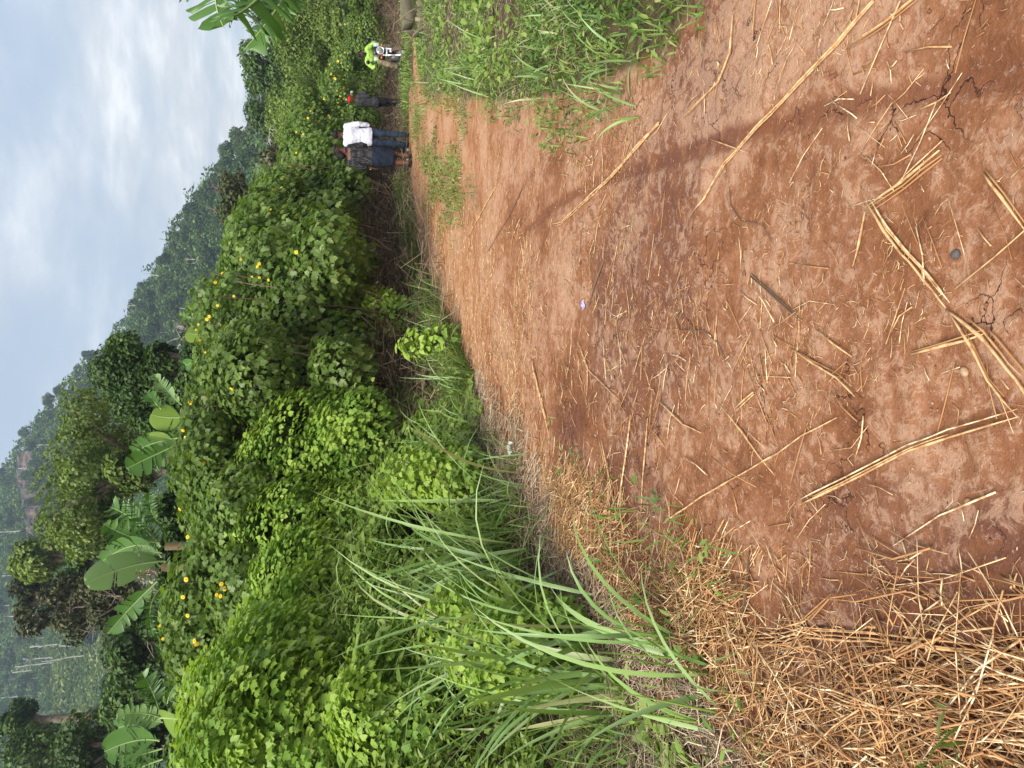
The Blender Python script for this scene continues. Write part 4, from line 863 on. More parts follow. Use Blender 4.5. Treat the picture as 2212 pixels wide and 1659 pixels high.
pts = [hill_hit(a, b) for a, b in zip(pxs[k][:5000], pys[k][:5000])]; pts = np.array([q for q in pts if q is not None]); m = len(pts)
mb = MB(); az = st.uniform(0, 6.28, m); inst(mb, *DIAM, pts + np.array([0, 0, .5]) + np.stack([np.zeros(m), np.zeros(m), 1.2 * fbm(pts[:, 0], pts[:, 1], .12, 3, 97)], -1), np.stack([np.cos(az), np.sin(az), st.normal(0, .4, m)], -1), nrm(np.stack([st.normal(0, .5, m), st.normal(-.4, .5, m), np.ones(m)], -1)), st.uniform(.7, 1.7, m))
o = link('clearing_bushes', mb.mesh('clearing_bushes', [M_CLR])); tag(o, 'low pale bushes mantling the open hillside slope', None, None, 'stuff')
# dead pale trunks standing in the forest
tr = [(300, 480, 60), (318, 470, 70), (255, 560, 60), (345, 420, 50), (222, 900, 40), (232, 915, 44), (200, 860, 36), (100, 960, 44), (122, 985, 50), (330, 600, 45), (290, 660, 40), (150, 800, 30), (20, 1145, 48), (35, 1330, 60), (60, 1430, 60), (75, 1420, 50), (90, 1390, 44), (95, 1395, 70), (120, 1415, 70), (50, 1445, 44), (30, 1500, 50), (80, 1560, 60), (110, 1545, 46), (30, 1240, 44), (300, 340, 40), (480, 300, 40), (360, 520, 40), (420, 560, 36), (250, 700, 36), (60, 1010, 36)]
for i, (px, py, hp) in enumerate(tr):
    h = hill_hit(px + hp, py)
    if h is None: continue
    D = h[1]; hp = min(hp, max(12, px + hp - sil_px(py) - 12)); H = hp * 1.0 / FPX * D + 1; mb = MB(); q = np.random.RandomState(950 + i); t = np.linspace(0, 1, 7)[:, None]; P = np.array([0, 0, -1.0]) + np.array([q.normal(0, .5), 0, H + 1]) * t + q.normal(0, .08, (7, 3))
    rings(mb, P, (.22 - .13 * t[:, 0]) * D / 240, 6, True)
    for b in range(3):
        s0 = P[3 + b]; d = nrm(np.array([q.normal(), q.normal(), 1.1])); rings(mb, s0 + d * np.linspace(0, H * .18, 4)[:, None] + q.normal(0, .08, (4, 3)), .10 * D / 240 * np.linspace(1, .4, 4), 5, True)
    o = link('dead_tree', mb.mesh('dead_tree', [M_PALEBARK]), None, (h[0], h[1], h[2])); o.location.z += 1.0
    tag(o, 'pale leafless dead tree standing among the hillside forest', 'tree', 'pale dead trees on the hillside')
# rock face
M_ROCK = plain('cliff_rock', (.05, .05, .052), .9, .2, 0, .35, (.16, .115, .085), .8, .6, .8)
for i, (px, py, w, h, lb) in enumerate([(82, 1010, 70, 44, 'right block of the dark rock face with tan streaks'), (92, 1065, 60, 46, 'middle block of the rock face'), (102, 1115, 56, 44, 'left tan block of the rock face')]):
    hh = hill_hit(px, py); D = hh[1]; W = w / FPX * D; H = h / FPX * D; q = np.random.RandomState(970 + i); g1 = np.linspace(-1, 1, 22); a, b = np.meshgrid(g1, g1, indexing='ij')
    rr_ = fbm(a * 3 + i, b * 3, 1.0, 4, 11 + i); dome = np.sqrt(np.clip(1 - .8 * a ** 2, 0, 1)) * np.sqrt(np.clip(1 - .7 * np.clip(b, 0, 1) ** 2, 0, 1))
    V = np.stack([a * W / 2 * (1 + .2 * (rr_ - .5)), -(dome * W * .18 + (rr_ - .5) * W * .22), b * H / 2 * (1 + .2 * (rr_ - .5))], -1).reshape(-1, 3); V2 = V.copy(); V2[:, 1] = 9
    ii, jj = np.meshgrid(np.arange(21), np.arange(21), indexing='ij'); F = np.stack([ii * 22 + jj, (ii + 1) * 22 + jj, (ii + 1) * 22 + jj + 1, ii * 22 + jj + 1], -1).reshape(-1, 4)
    ed = np.concatenate([np.arange(22) * 22, 21 * 22 + np.arange(22), (np.arange(22) * 22 + 21)[::-1], np.arange(22)[::-1]]); ed = ed[np.r_[True, ed[1:] != ed[:-1]]]
    n0 = len(V); FF = np.array([(ed[k], ed[k + 1], ed[k + 1] + n0, ed[k] + n0) for k in range(len(ed) - 1)])
    mb = MB(); mb.add(np.concatenate([V, V2]), [F, FF, F[:, ::-1] + n0])
    o = link('rock_face', mb.mesh('rock_face', [M_ROCK], False), None, hh + np.array([0, -7.5, 0])); tag(o, lb, 'rock', 'rock face on the hillside')
# ------------------------------------------------------------------ banana plants
def banana_leaf(mb, base, mid, tip, W, side, tear=.3, rs=0, fold=.25, n=36, sides=(1, 1), mrib=None):
    st = np.random.RandomState(rs); t = np.linspace(0, 1, n)[:, None]; P = base * (1 - t) ** 2 + 2 * mid * t * (1 - t) + tip * t * t
    T = nrm(np.gradient(P, axis=0)); S = nrm(side - T * (T @ side)[:, None]); N = np.cross(S, T); tt = t[:, 0]
    w = W / 2 * np.clip(np.sin(np.pi * np.clip((tt - .06) / .96, 0, 1)) ** .55, 0, 1); w[-1] = .004
    for sgn, on in ((1, sides[0]), (-1, sides[1])):
        if not on: continue
        cuts = [1] + sorted(set(int(c) for c in st.choice(np.arange(3, n - 3), int(tear * (n - 6)), replace=False))) + [n - 1]
        for a, b in zip(cuts[:-1], cuts[1:]):
            dro = fold + st.normal(0, .05 + .35 * tear); sh = st.normal(0, .02 + .10 * tear); idx = np.arange(a, b + 1); R = []
            for k in idx:
                g_ = .012 * W * (float(k == a) - float(k == b)) if tear > 0 else 0
                sl = .0
                row = [P[k] + T[k] * g_]
                for f in (.33, .68, 1.0):
                    cv = ((a + b) / 2 - k) / max(1, n) * np.linalg.norm(tip - base) * f * f * min(.95, tear * 1.5)
                    ang = dro + .5 * f * f * abs(fold) + (.25 * sh)
                    pin = (1 - .55 * tear * ((k == a) or (k == b)) * f * (st.rand() * 1.2))
                    row.append(P[k] + sgn * S[k] * w[k] * f * math.cos(ang) * pin - N[k] * w[k] * f * math.sin(ang) + T[k] * (g_ + cv + w[k] * f * (.30 + sh)))
                R.append(row)
            R = np.array(R); m = len(idx); i, j = np.meshgrid(np.arange(m - 1), np.arange(3), indexing='ij'); F = np.stack([i * 4 + j, (i + 1) * 4 + j, (i + 1) * 4 + j + 1, i * 4 + j + 1], -1).reshape(-1, 4)
            mb.add(R.reshape(-1, 3), F)
    rings(mb if mrib is None else mrib, P, np.linspace(.020, .004, n) * max(W, .3) * 1.6, 6, False)
M_RIB = plain('banana_midrib', (.28, .38, .14), .5, .3)
def banana(Y, foot, leaves, label, rs, stem=True, sh=None):
    f = at(foot[0], foot[1], Y); zg = float(gz(f[0], Y)); e = empty('banana_plant', (f[0], Y, zg)); o = np.array([f[0], Y, zg]); st = np.random.RandomState(rs)
    if stem:
        mb = MB(); t = np.linspace(0, 1, 7)[:, None]; P = np.array([0, 0, -.1]) + (np.array([0, 0, f[2] - zg + .1]) - np.array([0, 0, -.1])) * t; rings(mb, P, .12 - .06 * t[:, 0], 12, True); link('stem', mb.mesh('stem', [M_BANS], True), e)
    for k, L in enumerate(leaves):
        b, m_, tp, W = L[:4]; mat = L[4] if len(L) > 4 else M_BAN; tear = L[5] if len(L) > 5 else .25; dy = L[6] if len(L) > 6 else st.uniform(-.3, .3); sd = L[7] if len(L) > 7 else None; fold = L[8] if len(L) > 8 else .3
        B = at(b[0], b[1], Y) - o; Mi = at(m_[0], m_[1], Y + dy * .5) - o; Tp = at(tp[0], tp[1], Y + dy) - o
        Mi = 2 * Mi - .5 * (B + Tp)  # passes through the middle point
        ax = nrm(Tp - B); side = nrm(np.cross(ax, np.array([0, 1.0, .25]))) if sd is None else nrm(np.array(sd, float))
        mb = MB(); rb = MB(); banana_leaf(mb, B, Mi, Tp, W, side, tear, rs * 10 + k, fold, mrib=rb)
        lf = link('leaf', mb.mesh('leaf', [mat], False), e); link('midrib', rb.mesh('midrib', [M_RIB], True), lf)
    tag(e, label, 'banana plant', 'banana plants around the hedge'); return e
Y = 12.2
banana(Y, (365, 1225), [((352, 1212), (275, 1225), (182, 1262), .50, M_BANP, .08, -.5, (1, .3, 0), .22), ((350, 1205), (295, 1178), (215, 1217), .42, M_BAN, .2, .4), ((340, 1256), (283, 1312), (231, 1370), .36, M_BAN, .2, 0),
        ((356, 1262), (326, 1310), (333, 1375), .34, M_BAN, .8, -.3), ((345, 1235), (320, 1243), (292, 1238), .30, M_BAND, .9, -.5), ((350, 1195), (315, 1190), (292, 1192), .3, M_BANP, .3, 0)], 'tall banana plant with one broad pale upright leaf and a dried brown leaf', 1)
banana(Y + .5, (372, 1180), [((348, 1181), (312, 1125), (288, 1080), .54, M_BAN, .5, .3), ((335, 1165), (285, 1120), (238, 1096), .52, M_BAN, .4, .5), ((345, 1172), (285, 1160), (222, 1131), .52, M_BAN, .35, -.2), ((350, 1130), (330, 1110), (322, 1060), .3, M_BAN, .5, 0)], 'fan shaped banana plant just right of the tall pale leaf', 2)
banana(Y + 1.3, (400, 955), [((392, 946), (340, 955), (285, 978), .46, M_BAN, .2, .2), ((380, 962), (330, 985), (272, 1013), .52, M_BAN, .2, -.2), ((395, 958), (362, 985), (335, 1018), .36, M_BAN, .8, .2), ((372, 948), (348, 943), (322, 940), .16, M_BANY, 0, 0)], 'banana plant with long leaves sweeping left, under the airy tree', 3)
banana(Y + 1.4, (405, 890), [((400, 900), (365, 902), (325, 895), .46, M_BANY, .06, 0, (1, .2, 0), .12), ((349, 885), (332, 866), (318, 847), .26, M_BAN, .2, .3), ((393, 875), (360, 842), (332, 807), .26, M_BANP, .3, .2), ((405, 925), (375, 925), (350, 905), .3, M_BAN, .6, .3)], 'banana plant with one broad bright upright leaf', 4)
banana(15.6, (450, 715), [((450, 697), (415, 690), (385, 677), .30, M_BAN, .4, .2), ((450, 693), (425, 672), (400, 662), .22, M_BAN, .7, 0), ((438, 722), (420, 722), (403, 718), .34, M_BANY, 0, 0, (1, .2, 0), .1), ((428, 780), (412, 785), (400, 790), .26, M_BAN, .1, .2)], 'small banana plant peeking over the hedge by its yellow flowers', 5)
banana(21, (530, 490), [((524, 487), (505, 482), (488, 476), .30, M_BANY, .05, .2), ((526, 490), (512, 500), (500, 508), .2, M_BAN, .3, .2)], 'lone yellowish banana leaf above the feathery grass of the hedge', 6)
banana(10.2, (395, 1570), [((345, 1538), (330, 1495), (305, 1450), .36, M_BAN, .4, .2), ((350, 1552), (305, 1540), (250, 1546), .34, M_BANP, .3, -.2), ((347, 1550), (372, 1552), (398, 1556), .46, M_BANY, .05, -.4), ((345, 1600), (292, 1600), (225, 1624), .5, M_BAN, .1, 0), ((318, 1578), (290, 1566), (255, 1573), .38, M_BAN, .1, .3),
        ((352, 1560), (330, 1556), (305, 1552), .20, M_BANP, .1, 0), ((350, 1617), (305, 1630), (255, 1643), .4, M_BAN, .5, 0), ((352, 1640), (300, 1660), (250, 1690), .42, M_BAN, .4, 0), ((362, 1520), (372, 1490), (392, 1470), .16, M_BAN, .2, 0)], 'cluster of banana plants at the left edge behind the nearest mounds', 7)
banana(9.0, (600, -95), [((590, -90), (478, -45), (484, 60), .85, M_BAN, .42, .0, (0, .15, 1), .1), ((620, -80), (560, -5), (505, 34), .95, M_BAN, .4, -.6, (.3, .2, 1), .35), ((640, -60), (595, 22), (525, 110), .55, M_BAN, .5, .3, (.3, .4, 1), .45),
        ((600, -70), (530, -30), (560, 20), .75, M_BAN, .4, .5, (.2, 0, 1), .3), ((490, -40), (488, 20), (502, 48), .3, M_BAND, .95, .1), ((600, -80), (425, -45), (400, -8), .4, M_BAN, .3, .2), ((640, -80), (620, -20), (640, 25), .4, M_BAN, .7, .2)], 'large banana plant hanging torn leaves in from the upper right corner', 8)
# ------------------------------------------------------------------ people
def remesh(name, mb, mat, vox=.010, smooth=4):
    me = mb.mesh(name + '_raw'); ob = bpy.data.objects.new('tmp', me); COL.objects.link(ob)
    m = ob.modifiers.new('r', 'REMESH'); m.mode = 'VOXEL'; m.voxel_size = vox; m.use_smooth_shade = True
    s = ob.modifiers.new('s', 'SMOOTH'); s.iterations = smooth; s.factor = .5
    if vox >= .013:
        tx = bpy.data.textures.new('folds', 'CLOUDS'); tx.noise_scale = .10; tx.noise_depth = 2; dm_ = ob.modifiers.new('d', 'DISPLACE'); dm_.texture = tx; dm_.strength = .035; dm_.mid_level = .5; dm_.texture_coords = 'LOCAL'
    dg = bpy.context.evaluated_depsgraph_get(); e = ob.evaluated_get(dg); out = bpy.data.meshes.new_from_object(e, depsgraph=dg)
    bpy.data.objects.remove(ob); out.name = name; out.materials.clear()
    for k in (mat if isinstance(mat, (list, tuple)) else [mat]): out.materials.append(k)
    return out
def V3(*a): return np.array(a, float)
def capsule(mb, pts, rad, n=12, ry=None, hint=(1, 0, 0), round_=True):
    pts = np.asarray(pts, float); rad = np.asarray(rad, float); ry_ = rad if ry is None else np.asarray(ry, float)
    if round_:
        d0 = nrm(pts[1] - pts[0]); d1 = nrm(pts[-1] - pts[-2])
        a = [pts[0] - d0 * rad[0] * .7, pts[0] - d0 * rad[0] * .4]; b = [pts[-1] + d1 * rad[-1] * .4, pts[-1] + d1 * rad[-1] * .7]
        rr = np.concatenate([[rad[0] * .45, rad[0] * .85], rad, [rad[-1] * .85, rad[-1] * .45]]); r2 = np.concatenate([[ry_[0] * .45, ry_[0] * .85], ry_, [ry_[-1] * .85, ry_[-1] * .45]])
        pts = np.concatenate([a, pts, b]); rad, ry_ = rr, r2
    rings(mb, pts, rad, n, True, hint, ry_)
def hand(mb, wrist, d, palm_n, curl=.5, s=1.0, thumb_side=1):
    """palm and five fingers; d = direction of fingers, palm_n = palm normal (fingers curl toward it)"""
    d = nrm(d); n = nrm(palm_n - d * (palm_n @ d)); x = np.cross(d, n) * thumb_side
    pc = wrist + d * .045 * s; capsule(mb, [wrist, wrist + d * .03 * s, wrist + d * .085 * s], [.020 * s, .033 * s, .038 * s], 10, [.016 * s, .014 * s, .013 * s], hint=x)
    for k, (o, L) in enumerate(((.030, .070), (.011, .080), (-.009, .074), (-.028, .058))):
        p = wrist + d * .08 * s + x * o * s; P = [p]; dd = d
        for q in range(3):
            c = curl * (.5 + .35 * q) ; dd = nrm(d * math.cos(c * (q + 1) * .6) + n * math.sin(c * (q + 1) * .6)); P.append(P[-1] + dd * L * s / 3)
        capsule(mb, P, np.array([.0092, .0088, .008, .007]) * s, 7, None, hint=x)
    p = wrist + d * .025 * s + x * .028 * s; td = nrm(d * .7 + x * .65 + n * .25); P = [p, p + td * .03 * s, p + td * .03 * s + nrm(d + n * .3) * .028 * s, p + td * .03 * s + nrm(d + n * .5) * .05 * s]
    capsule(mb, P, np.array([.013, .011, .0095, .008]) * s, 7, None, hint=n)
def head(mb, c, f, up=V3(0, 0, 1), s=1.0):
    """skull, jaw, nose, ears, neck stub handled elsewhere; c = centre of head, f = facing"""
    f = nrm(f); r = np.cross(f, up); z = up; H = .112 * s
    prof = [(-.95, .030, .035, .02), (-.80, .052, .062, .012), (-.45, .066, .082, .004), (0, .076, .094, -.004), (.42, .078, .098, -.010), (.72, .064, .082, -.012), (.92, .038, .05, -.012), (1.0, .012, .018, -.012)]
    P = np.array([c + z * a * H + f * o * s for a, _, _, o in prof]); rings(mb, P, [w * s for _, w, _, _ in prof], 16, True, r, [d * s for _, _, d, _ in prof])
    capsule(mb, [c + f * .086 * s + z * .012 * s, c + f * .102 * s - z * .012 * s, c + f * .104 * s - z * .026 * s], [.008 * s, .011 * s, .014 * s], 8, None, hint=r)
    capsule(mb, [c + f * .088 * s - z * .05 * s + r * .018 * s, c + f * .092 * s - z * .05 * s, c + f * .088 * s - z * .05 * s - r * .018 * s], [.007 * s, .010 * s, .007 * s], 8, None, hint=z)
    for q in (1, -1): capsule(mb, [c + r * q * .077 * s + z * .022 * s, c + r * q * .083 * s, c + r * q * .076 * s - z * .024 * s], [.010 * s, .014 * s, .008 * s], 8, [.006 * s, .007 * s, .005 * s], hint=f)
def face_parts(e, c, f, up=V3(0, 0, 1), s=1.0, me_=None):
    f = nrm(f); r = np.cross(f, up)
    for q in (1, -1):
        mb = MB(); capsule(mb, [c + f * .082 * s + r * q * .030 * s + up * .012 * s - r * .008 * s, c + f * .082 * s + r * q * .030 * s + up * .012 * s + r * .008 * s], [.0085 * s] * 2, 8, None, hint=up); link('eye', mb.mesh('eye', [M_EYE], True), e)
def shoe(mb, ank, f, L=.26, s=1.0, h=.075):
    f = nrm(V3(f[0], f[1], 0)); r = V3(f[1], -f[0], 0); o = V3(ank[0], ank[1], 0)
    P = [o - f * .06 * s + V3(0, 0, .035), o - f * .02 * s + V3(0, 0, .045), o + f * .05 * s + V3(0, 0, .042), o + f * .12 * s + V3(0, 0, .032), o + f * (L - .075) * s + V3(0, 0, .026)]
    capsule(mb, P, np.array([.032, .037, .040, .043, .036]) * s, 12, np.array([.034, .042, .036, .030, .022]) * s, hint=r)
    capsule(mb, [o - f * .015 * s + V3(0, 0, .045), o - f * .01 * s + V3(0, 0, h + .02)], [.036 * s, .034 * s], 10, None, hint=r)
SK = plain('dark_skin', (.105, .050, .030), .5, .4, 0, 12, (.085, .040, .024)); SK2 = plain('brown_skin', (.20, .09, .05), .5, .4, 0, 12, (.16, .07, .04))
M_EYE = plain('eye_dark', (.03, .02, .02), .2, .5); M_HAIR = plain('black_hair', (.008, .007, .007), .8, .25, 0, 40, (.02, .018, .016), .6, 90, .006)
def cloth(name, col, col2=None, nscale=30, r=.85, bmp=.5): return plain(name, col, r, .15, 0, nscale, col2 or tuple(c * .75 for c in col), bmp, 9, .03)
M_WHITE = cloth('white_shirt_cloth', (.66, .68, .80), (.60, .62, .76), 4); M_JEAN = cloth('dark_denim', (.022, .035, .065), (.035, .055, .09), 25); M_NAVY = cloth('navy_cloth', (.014, .02, .036), (.02, .028, .048), 8)
M_BLACK = cloth('black_cloth', (.012, .012, .014), (.022, .022, .026), 12); M_DARK = cloth('charcoal_cloth', (.035, .035, .038), (.055, .055, .06), 12); M_RED = cloth('red_cloth', (.55, .02, .02), (.42, .015, .015), 8)
M_LIME = cloth('lime_cloth', (.36, .56, .11), (.29, .47, .08), 6); M_KHAKI = cloth('khaki_cloth', (.27, .22, .15), (.21, .17, .11), 10); M_SHOE = plain('black_shoe', (.014, .013, .013), .5, .4); M_WSHOE = plain('white_shoe', (.6, .6, .6), .6, .3)
# knit shirt with tiny grey dots
m, nt, p, out = newmat('dotted_knit'); tc = nt.nodes.new('ShaderNodeTexCoord'); vo = nt.nodes.new('ShaderNodeTexVoronoi'); vo.inputs['Scale'].default_value = 38; vo.inputs['Randomness'].default_value = .15; nt.links.new(tc.outputs['Object'], vo.inputs['Vector'])
nt.links.new(mixc(nt, sstep(nt, vo.outputs['Distance'], .22, .38), (.16, .16, .17), (.012, .012, .014)), p.inputs['Base Color']); p.inputs['Roughness'].default_value = .9; M_KNIT = m
def rotz(v, a): c, s = math.cos(a), math.sin(a); return V3(v[0] * c - v[1] * s, v[0] * s + v[1] * c, v[2])
class Person:
    """standing figure in its own space, facing +y; H = height"""
    def __init__(s, H=1.72, wide=1.0, legs=None, arms=None, lean=0.0, headf=V3(0, 1, 0), fem=False):
        k = H / 1.75; s.k = k; s.H = H; s.wide = wide; s.fem = fem
        sh = .185 if not fem else .165; hp = .092
        s.hip = [V3(-hp * wide, 0, .93) * k, V3(hp * wide, 0, .93) * k]
        s.legs = [[np.array(q) * k for q in l] for l in (legs or [[(-.10, .02, .50), (-.105, -.02, .085)], [(.10, .03, .50), (.105, .0, .085)]])]
        s.sho = [V3(-sh * wide, 0, 1.43) * k + V3(0, lean, 0), V3(sh * wide, 0, 1.43) * k + V3(0, lean, 0)]
        s.arms = [[np.array(q) * k for q in a] for a in (arms or [[(-.25, -.03, 1.15), (-.26, .03, .90)], [(.25, -.03, 1.15), (.26, .03, .90)]])]
        s.neck = V3(0, lean - .005, 1.46) * k; s.hc = V3(0, lean + .02, H - .118) if True else None; s.headf = headf; s.lean = lean
    def torso(s, mb, g=0.0, z0=.86, z1=1.44):
        k = s.k; w = s.wide; z = np.array([.84, .92, 1.0, 1.10, 1.22, 1.34, 1.42, 1.47]); rx = np.array([.155, .172, .158, .142, .160, .178, .150, .07]) * w; ry = np.array([.10, .118, .108, .102, .115, .118, .095, .06])
        if s.fem: rx = np.array([.170, .190, .172, .145, .155, .162, .135, .06]) * w; ry = np.array([.115, .135, .118, .105, .120, .118, .09, .055])
        m = (z >= z0 - .03) & (z <= z1 + .06); P = np.array([(0, s.lean * np.clip((a - .9) / .5, 0, 1), a) for a in z]) ; P[:, 0] *= k; P[:, 2] *= k
        rings(mb, P[m], (rx[m] * k + g), 20, True, (1, 0, 0), ry[m] * k + g)
    def leg(s, mb, i, g=0.0, r=(.088, .070, .056, .062, .038), to=1.0):
        k = s.k; a, b = s.hip[i] + V3(0, 0, .02), s.legs[i][0]; c = s.legs[i][1]; P = [a, (a + b) / 2, b + V3(0, 0, .03), b + (c - b) * .28, b + (c - b) * .98]; R = np.array(r) * k + g
        capsule(mb, P, R, 14, None, hint=(1, 0, 0))
    def arm(s, mb, i, g=0.0, r=(.058, .050, .040, .036, .027), t0=0, t1=5, rnd=True):
        k = s.k; a, b, c = s.sho[i], s.arms[i][0], s.arms[i][1]; P = np.array([a, (a + b) / 2, b, b + (c - b) * .35, c])[t0:t1]; R = (np.array(r) * k + g)[t0:t1]; capsule(mb, P, R, 12, None, hint=(0, 1, .01), round_=rnd)
    def body(s, curls=(.5, .5), handn=None):
        mb = MB(); s.torso(mb)
        for i in (0, 1):
            s.leg(mb, i); s.arm(mb, i); d = nrm(s.arms[i][1] - s.arms[i][0]); n = V3(1 - 2 * i, 0, 0) * 1.0 if handn is None else handn[i]
            hd = d if handn is None else d; hand(mb, s.arms[i][1], hd, n, curls[i], s.k, 1 if i else -1)
            c = s.legs[i][1]; capsule(mb, [c, c + V3(0, .02, -.03), c + V3(0, .10, -.045), c + V3(0, .16, -.055)], [.036, .036, .034, .022], 10, [.036, .034, .026, .016])
        for i in (0, 1): capsule(mb, [s.neck + V3(0, 0, -.02), s.sho[i] + V3(0, 0, -.01)], [.05 * s.k, .055 * s.k], 10)
        capsule(mb, [s.neck, s.hc - V3(0, .02, .06)], [.056 * s.k, .050 * s.k], 12); head(mb, s.hc, s.headf, s=s.k); return mb
def finish(P, parts, loc, rz, label, body_mat, bodymb=None, extra=()):
    e = empty('person', loc, rz); link('body', remesh('body', bodymb or P.body(), body_mat, .0095, 2), e)
    for nm, mb, mat, vox in parts:
        o = link(nm, remesh(nm, mb, mat, vox, 5) if vox else mb.mesh(nm, [mat], True), e)
    tag(e, label, 'person'); return e
def hair_cap(mb, c, f, s=1.0, g=.008, low=.0):
    f = nrm(f); r = np.cross(f, V3(0, 0, 1)); H = .112 * s
    prof = [(.05 - low, .075, .085, -.022), (.42, .082, .098, -.016), (.72, .068, .086, -.014), (.95, .042, .055, -.012), (1.06, .014, .02, -.012)]
    rings(mb, np.array([c + V3(0, 0, a * H) + f * o * s for a, _, _, o in prof]), [w * s + g for _, w, _, _ in prof], 16, True, r, [d * s + g for _, _, d, _ in prof])
def place(px, py, Y): a = at(px, py, Y); return (a[0], Y, float(gzf(a[0], Y)))
# man in the white shirt
P1 = Person(1.71, 1.04, legs=[[(-.11, .03, .50), (-.115, .0, .08)], [(.10, .01, .50), (.105, .03, .08)]], arms=[[(-.25, .02, 1.15), (-.24, .10, .93)], [(.265, -.03, 1.16), (.27, .06, .92)]])
sh = MB(); P1.torso(sh, .028, .84); P1.arm(sh, 0, .018); P1.arm(sh, 1, .018)
for i in (0, 1): capsule(sh, [P1.neck + V3(0, 0, -.03), P1.sho[i]], [.055, .068], 10)
capsule(sh, [P1.neck + V3(0, 0, -.01), P1.neck + V3(0, 0, .025)], [.062, .060], 14)
rings(sh, np.array([(0, 0, .83), (0, 0, .90), (0, 0, .98)]), [.182, .195, .18], 20, True, (1, 0, 0), [.125, .14, .13])
tr = MB(); [P1.leg(tr, i, .012, (.092, .074, .062, .060, .050)) for i in (0, 1)]; rings(tr, np.array([(0, 0, .82), (0, 0, .90), (0, 0, 1.0)]), [.165, .175, .16], 18, True, (1, 0, 0), [.11, .125, .115])
so = MB(); [shoe(so, P1.legs[i][1], V3(.1 * (2 * i - 1), 1, 0)) for i in (0, 1)]; hr = MB(); hair_cap(hr, P1.hc, P1.headf, P1.k, .003, .15)
finish(P1, [('shirt', sh, M_WHITE, .013), ('trousers', tr, M_JEAN, .013), ('shoes', so, M_SHOE, .009), ('hair', hr, M_HAIR, None)], place(878, 301, 17.35), -.12, 'man walking away in a white long sleeved shirt and dark jeans', SK)
# woman
P2 = Person(1.61, 1.12, fem=True, headf=nrm(V3(.55, 1, -.1)), legs=[[(-.10, .02, .48), (-.095, -.03, .08)], [(.095, .06, .48), (.10, .05, .08)]], arms=[[(-.27, -.05, 1.16), (-.27, .02, .92)], [(.27, .0, 1.15), (.25, .16, .97)]])
sh = MB(); P2.torso(sh, .022, .93, 1.40); [capsule(sh, [P2.sho[i], (P2.sho[i] + P2.arms[i][0]) / 2, P2.arms[i][0], P2.arms[i][0] + (P2.arms[i][1] - P2.arms[i][0]) * .45], [.075, .07, .062, .058], 12) for i in (0, 1)]
capsule(sh, [P2.sho[0], V3(0, -.01, 1.38) * P2.k, P2.sho[1]], [.075, .08, .075], 12)
sk = MB(); rings(sk, np.array([(0, 0, .42), (0, 0, .50), (0, 0, .66), (0, 0, .80), (0, 0, .90), (0, 0, 1.0)]) * V3(1, 1, P2.k), [.185, .190, .208, .212, .20, .165], 24, True, (1, 0, 0), [.135, .14, .15, .16, .15, .125])
so = MB(); [shoe(so, P2.legs[i][1], V3(.15 * (2 * i - 1), 1, 0), .24, 1, .03) for i in (0, 1)]
hr = MB(); hair_cap(hr, P2.hc, P2.headf, P2.k, .012, .3); capsule(hr, [P2.hc - P2.headf * .07 + V3(0, 0, -.03), P2.hc - P2.headf * .11 + V3(0, 0, -.02)], [.07, .06], 14)
wb = MB(); w_ = P2.arms[0][1]; rings(wb, [w_ + V3(0, 0, .05), w_ + V3(0, 0, .025)], [.034, .034], 14, True, (1, 0, 0))
sc_ = MB(); c_ = P2.neck; capsule(sc_, [c_ + V3(.05, .05, 0), c_ + V3(.07, .09, -.05)], [.03, .035], 10)
finish(P2, [('shirt', sh, M_KNIT, .013), ('skirt', sk, M_NAVY, .014), ('shoes', so, M_SHOE, .009), ('hair', hr, M_HAIR, .011), ('wristband', wb, M_WSHOE, None), ('scarf', sc_, M_RED, .01)], place(886, 344, 16.45), .05, 'woman walking away in a black dotted top and knee length navy skirt', SK2)
# man in a dark cap ahead of the woman
P3 = Person(1.80, 1.0, headf=nrm(V3(.7, 1, 0)), legs=[[(-.09, .04, .50), (-.12, .06, .085)], [(.11, .02, .50), (.10, -.02, .085)]])
sh = MB(); P3.torso(sh, .02, .90); [P3.arm(sh, i, .014) for i in (0, 1)]; tr = MB(); [P3.leg(tr, i, .012, (.092, .074, .062, .060, .050)) for i in (0, 1)]; rings(tr, np.array([(0, 0, .82), (0, 0, .90), (0, 0, 1.0)]), [.165, .175, .16], 18, True, (1, 0, 0), [.11, .125, .115])
cl = MB(); capsule(cl, [P3.neck + V3(-.02, 0, -.01), P3.neck + V3(.09, .03, -.05)], [.07, .05], 12)
so = MB(); [shoe(so, P3.legs[i][1], V3(.2 * (2 * i - 1), 1, 0)) for i in (0, 1)]; cp = MB(); hair_cap(cp, P3.hc, P3.headf, P3.k, .012, -.2)
f_ = P3.headf; rings(cp, [P3.hc + V3(0, 0, .045) + f_ * .07, P3.hc + V3(0, 0, .042) + f_ * .13, P3.hc + V3(0, 0, .036) + f_ * .175], [.010, .010, .006], 14, True, (0, 0, 1), [.075, .068, .03])
finish(P3, [('shirt', sh, M_BLACK, .013), ('trousers', tr, M_BLACK, .013), ('shoes', so, M_WSHOE, .009), ('cap', cp, M_DARK, .009), ('collar', cl, M_RED, .011)], place(866, 333, 18.2), .0, 'man in a dark cap and white shoes half hidden ahead of the woman', SK)
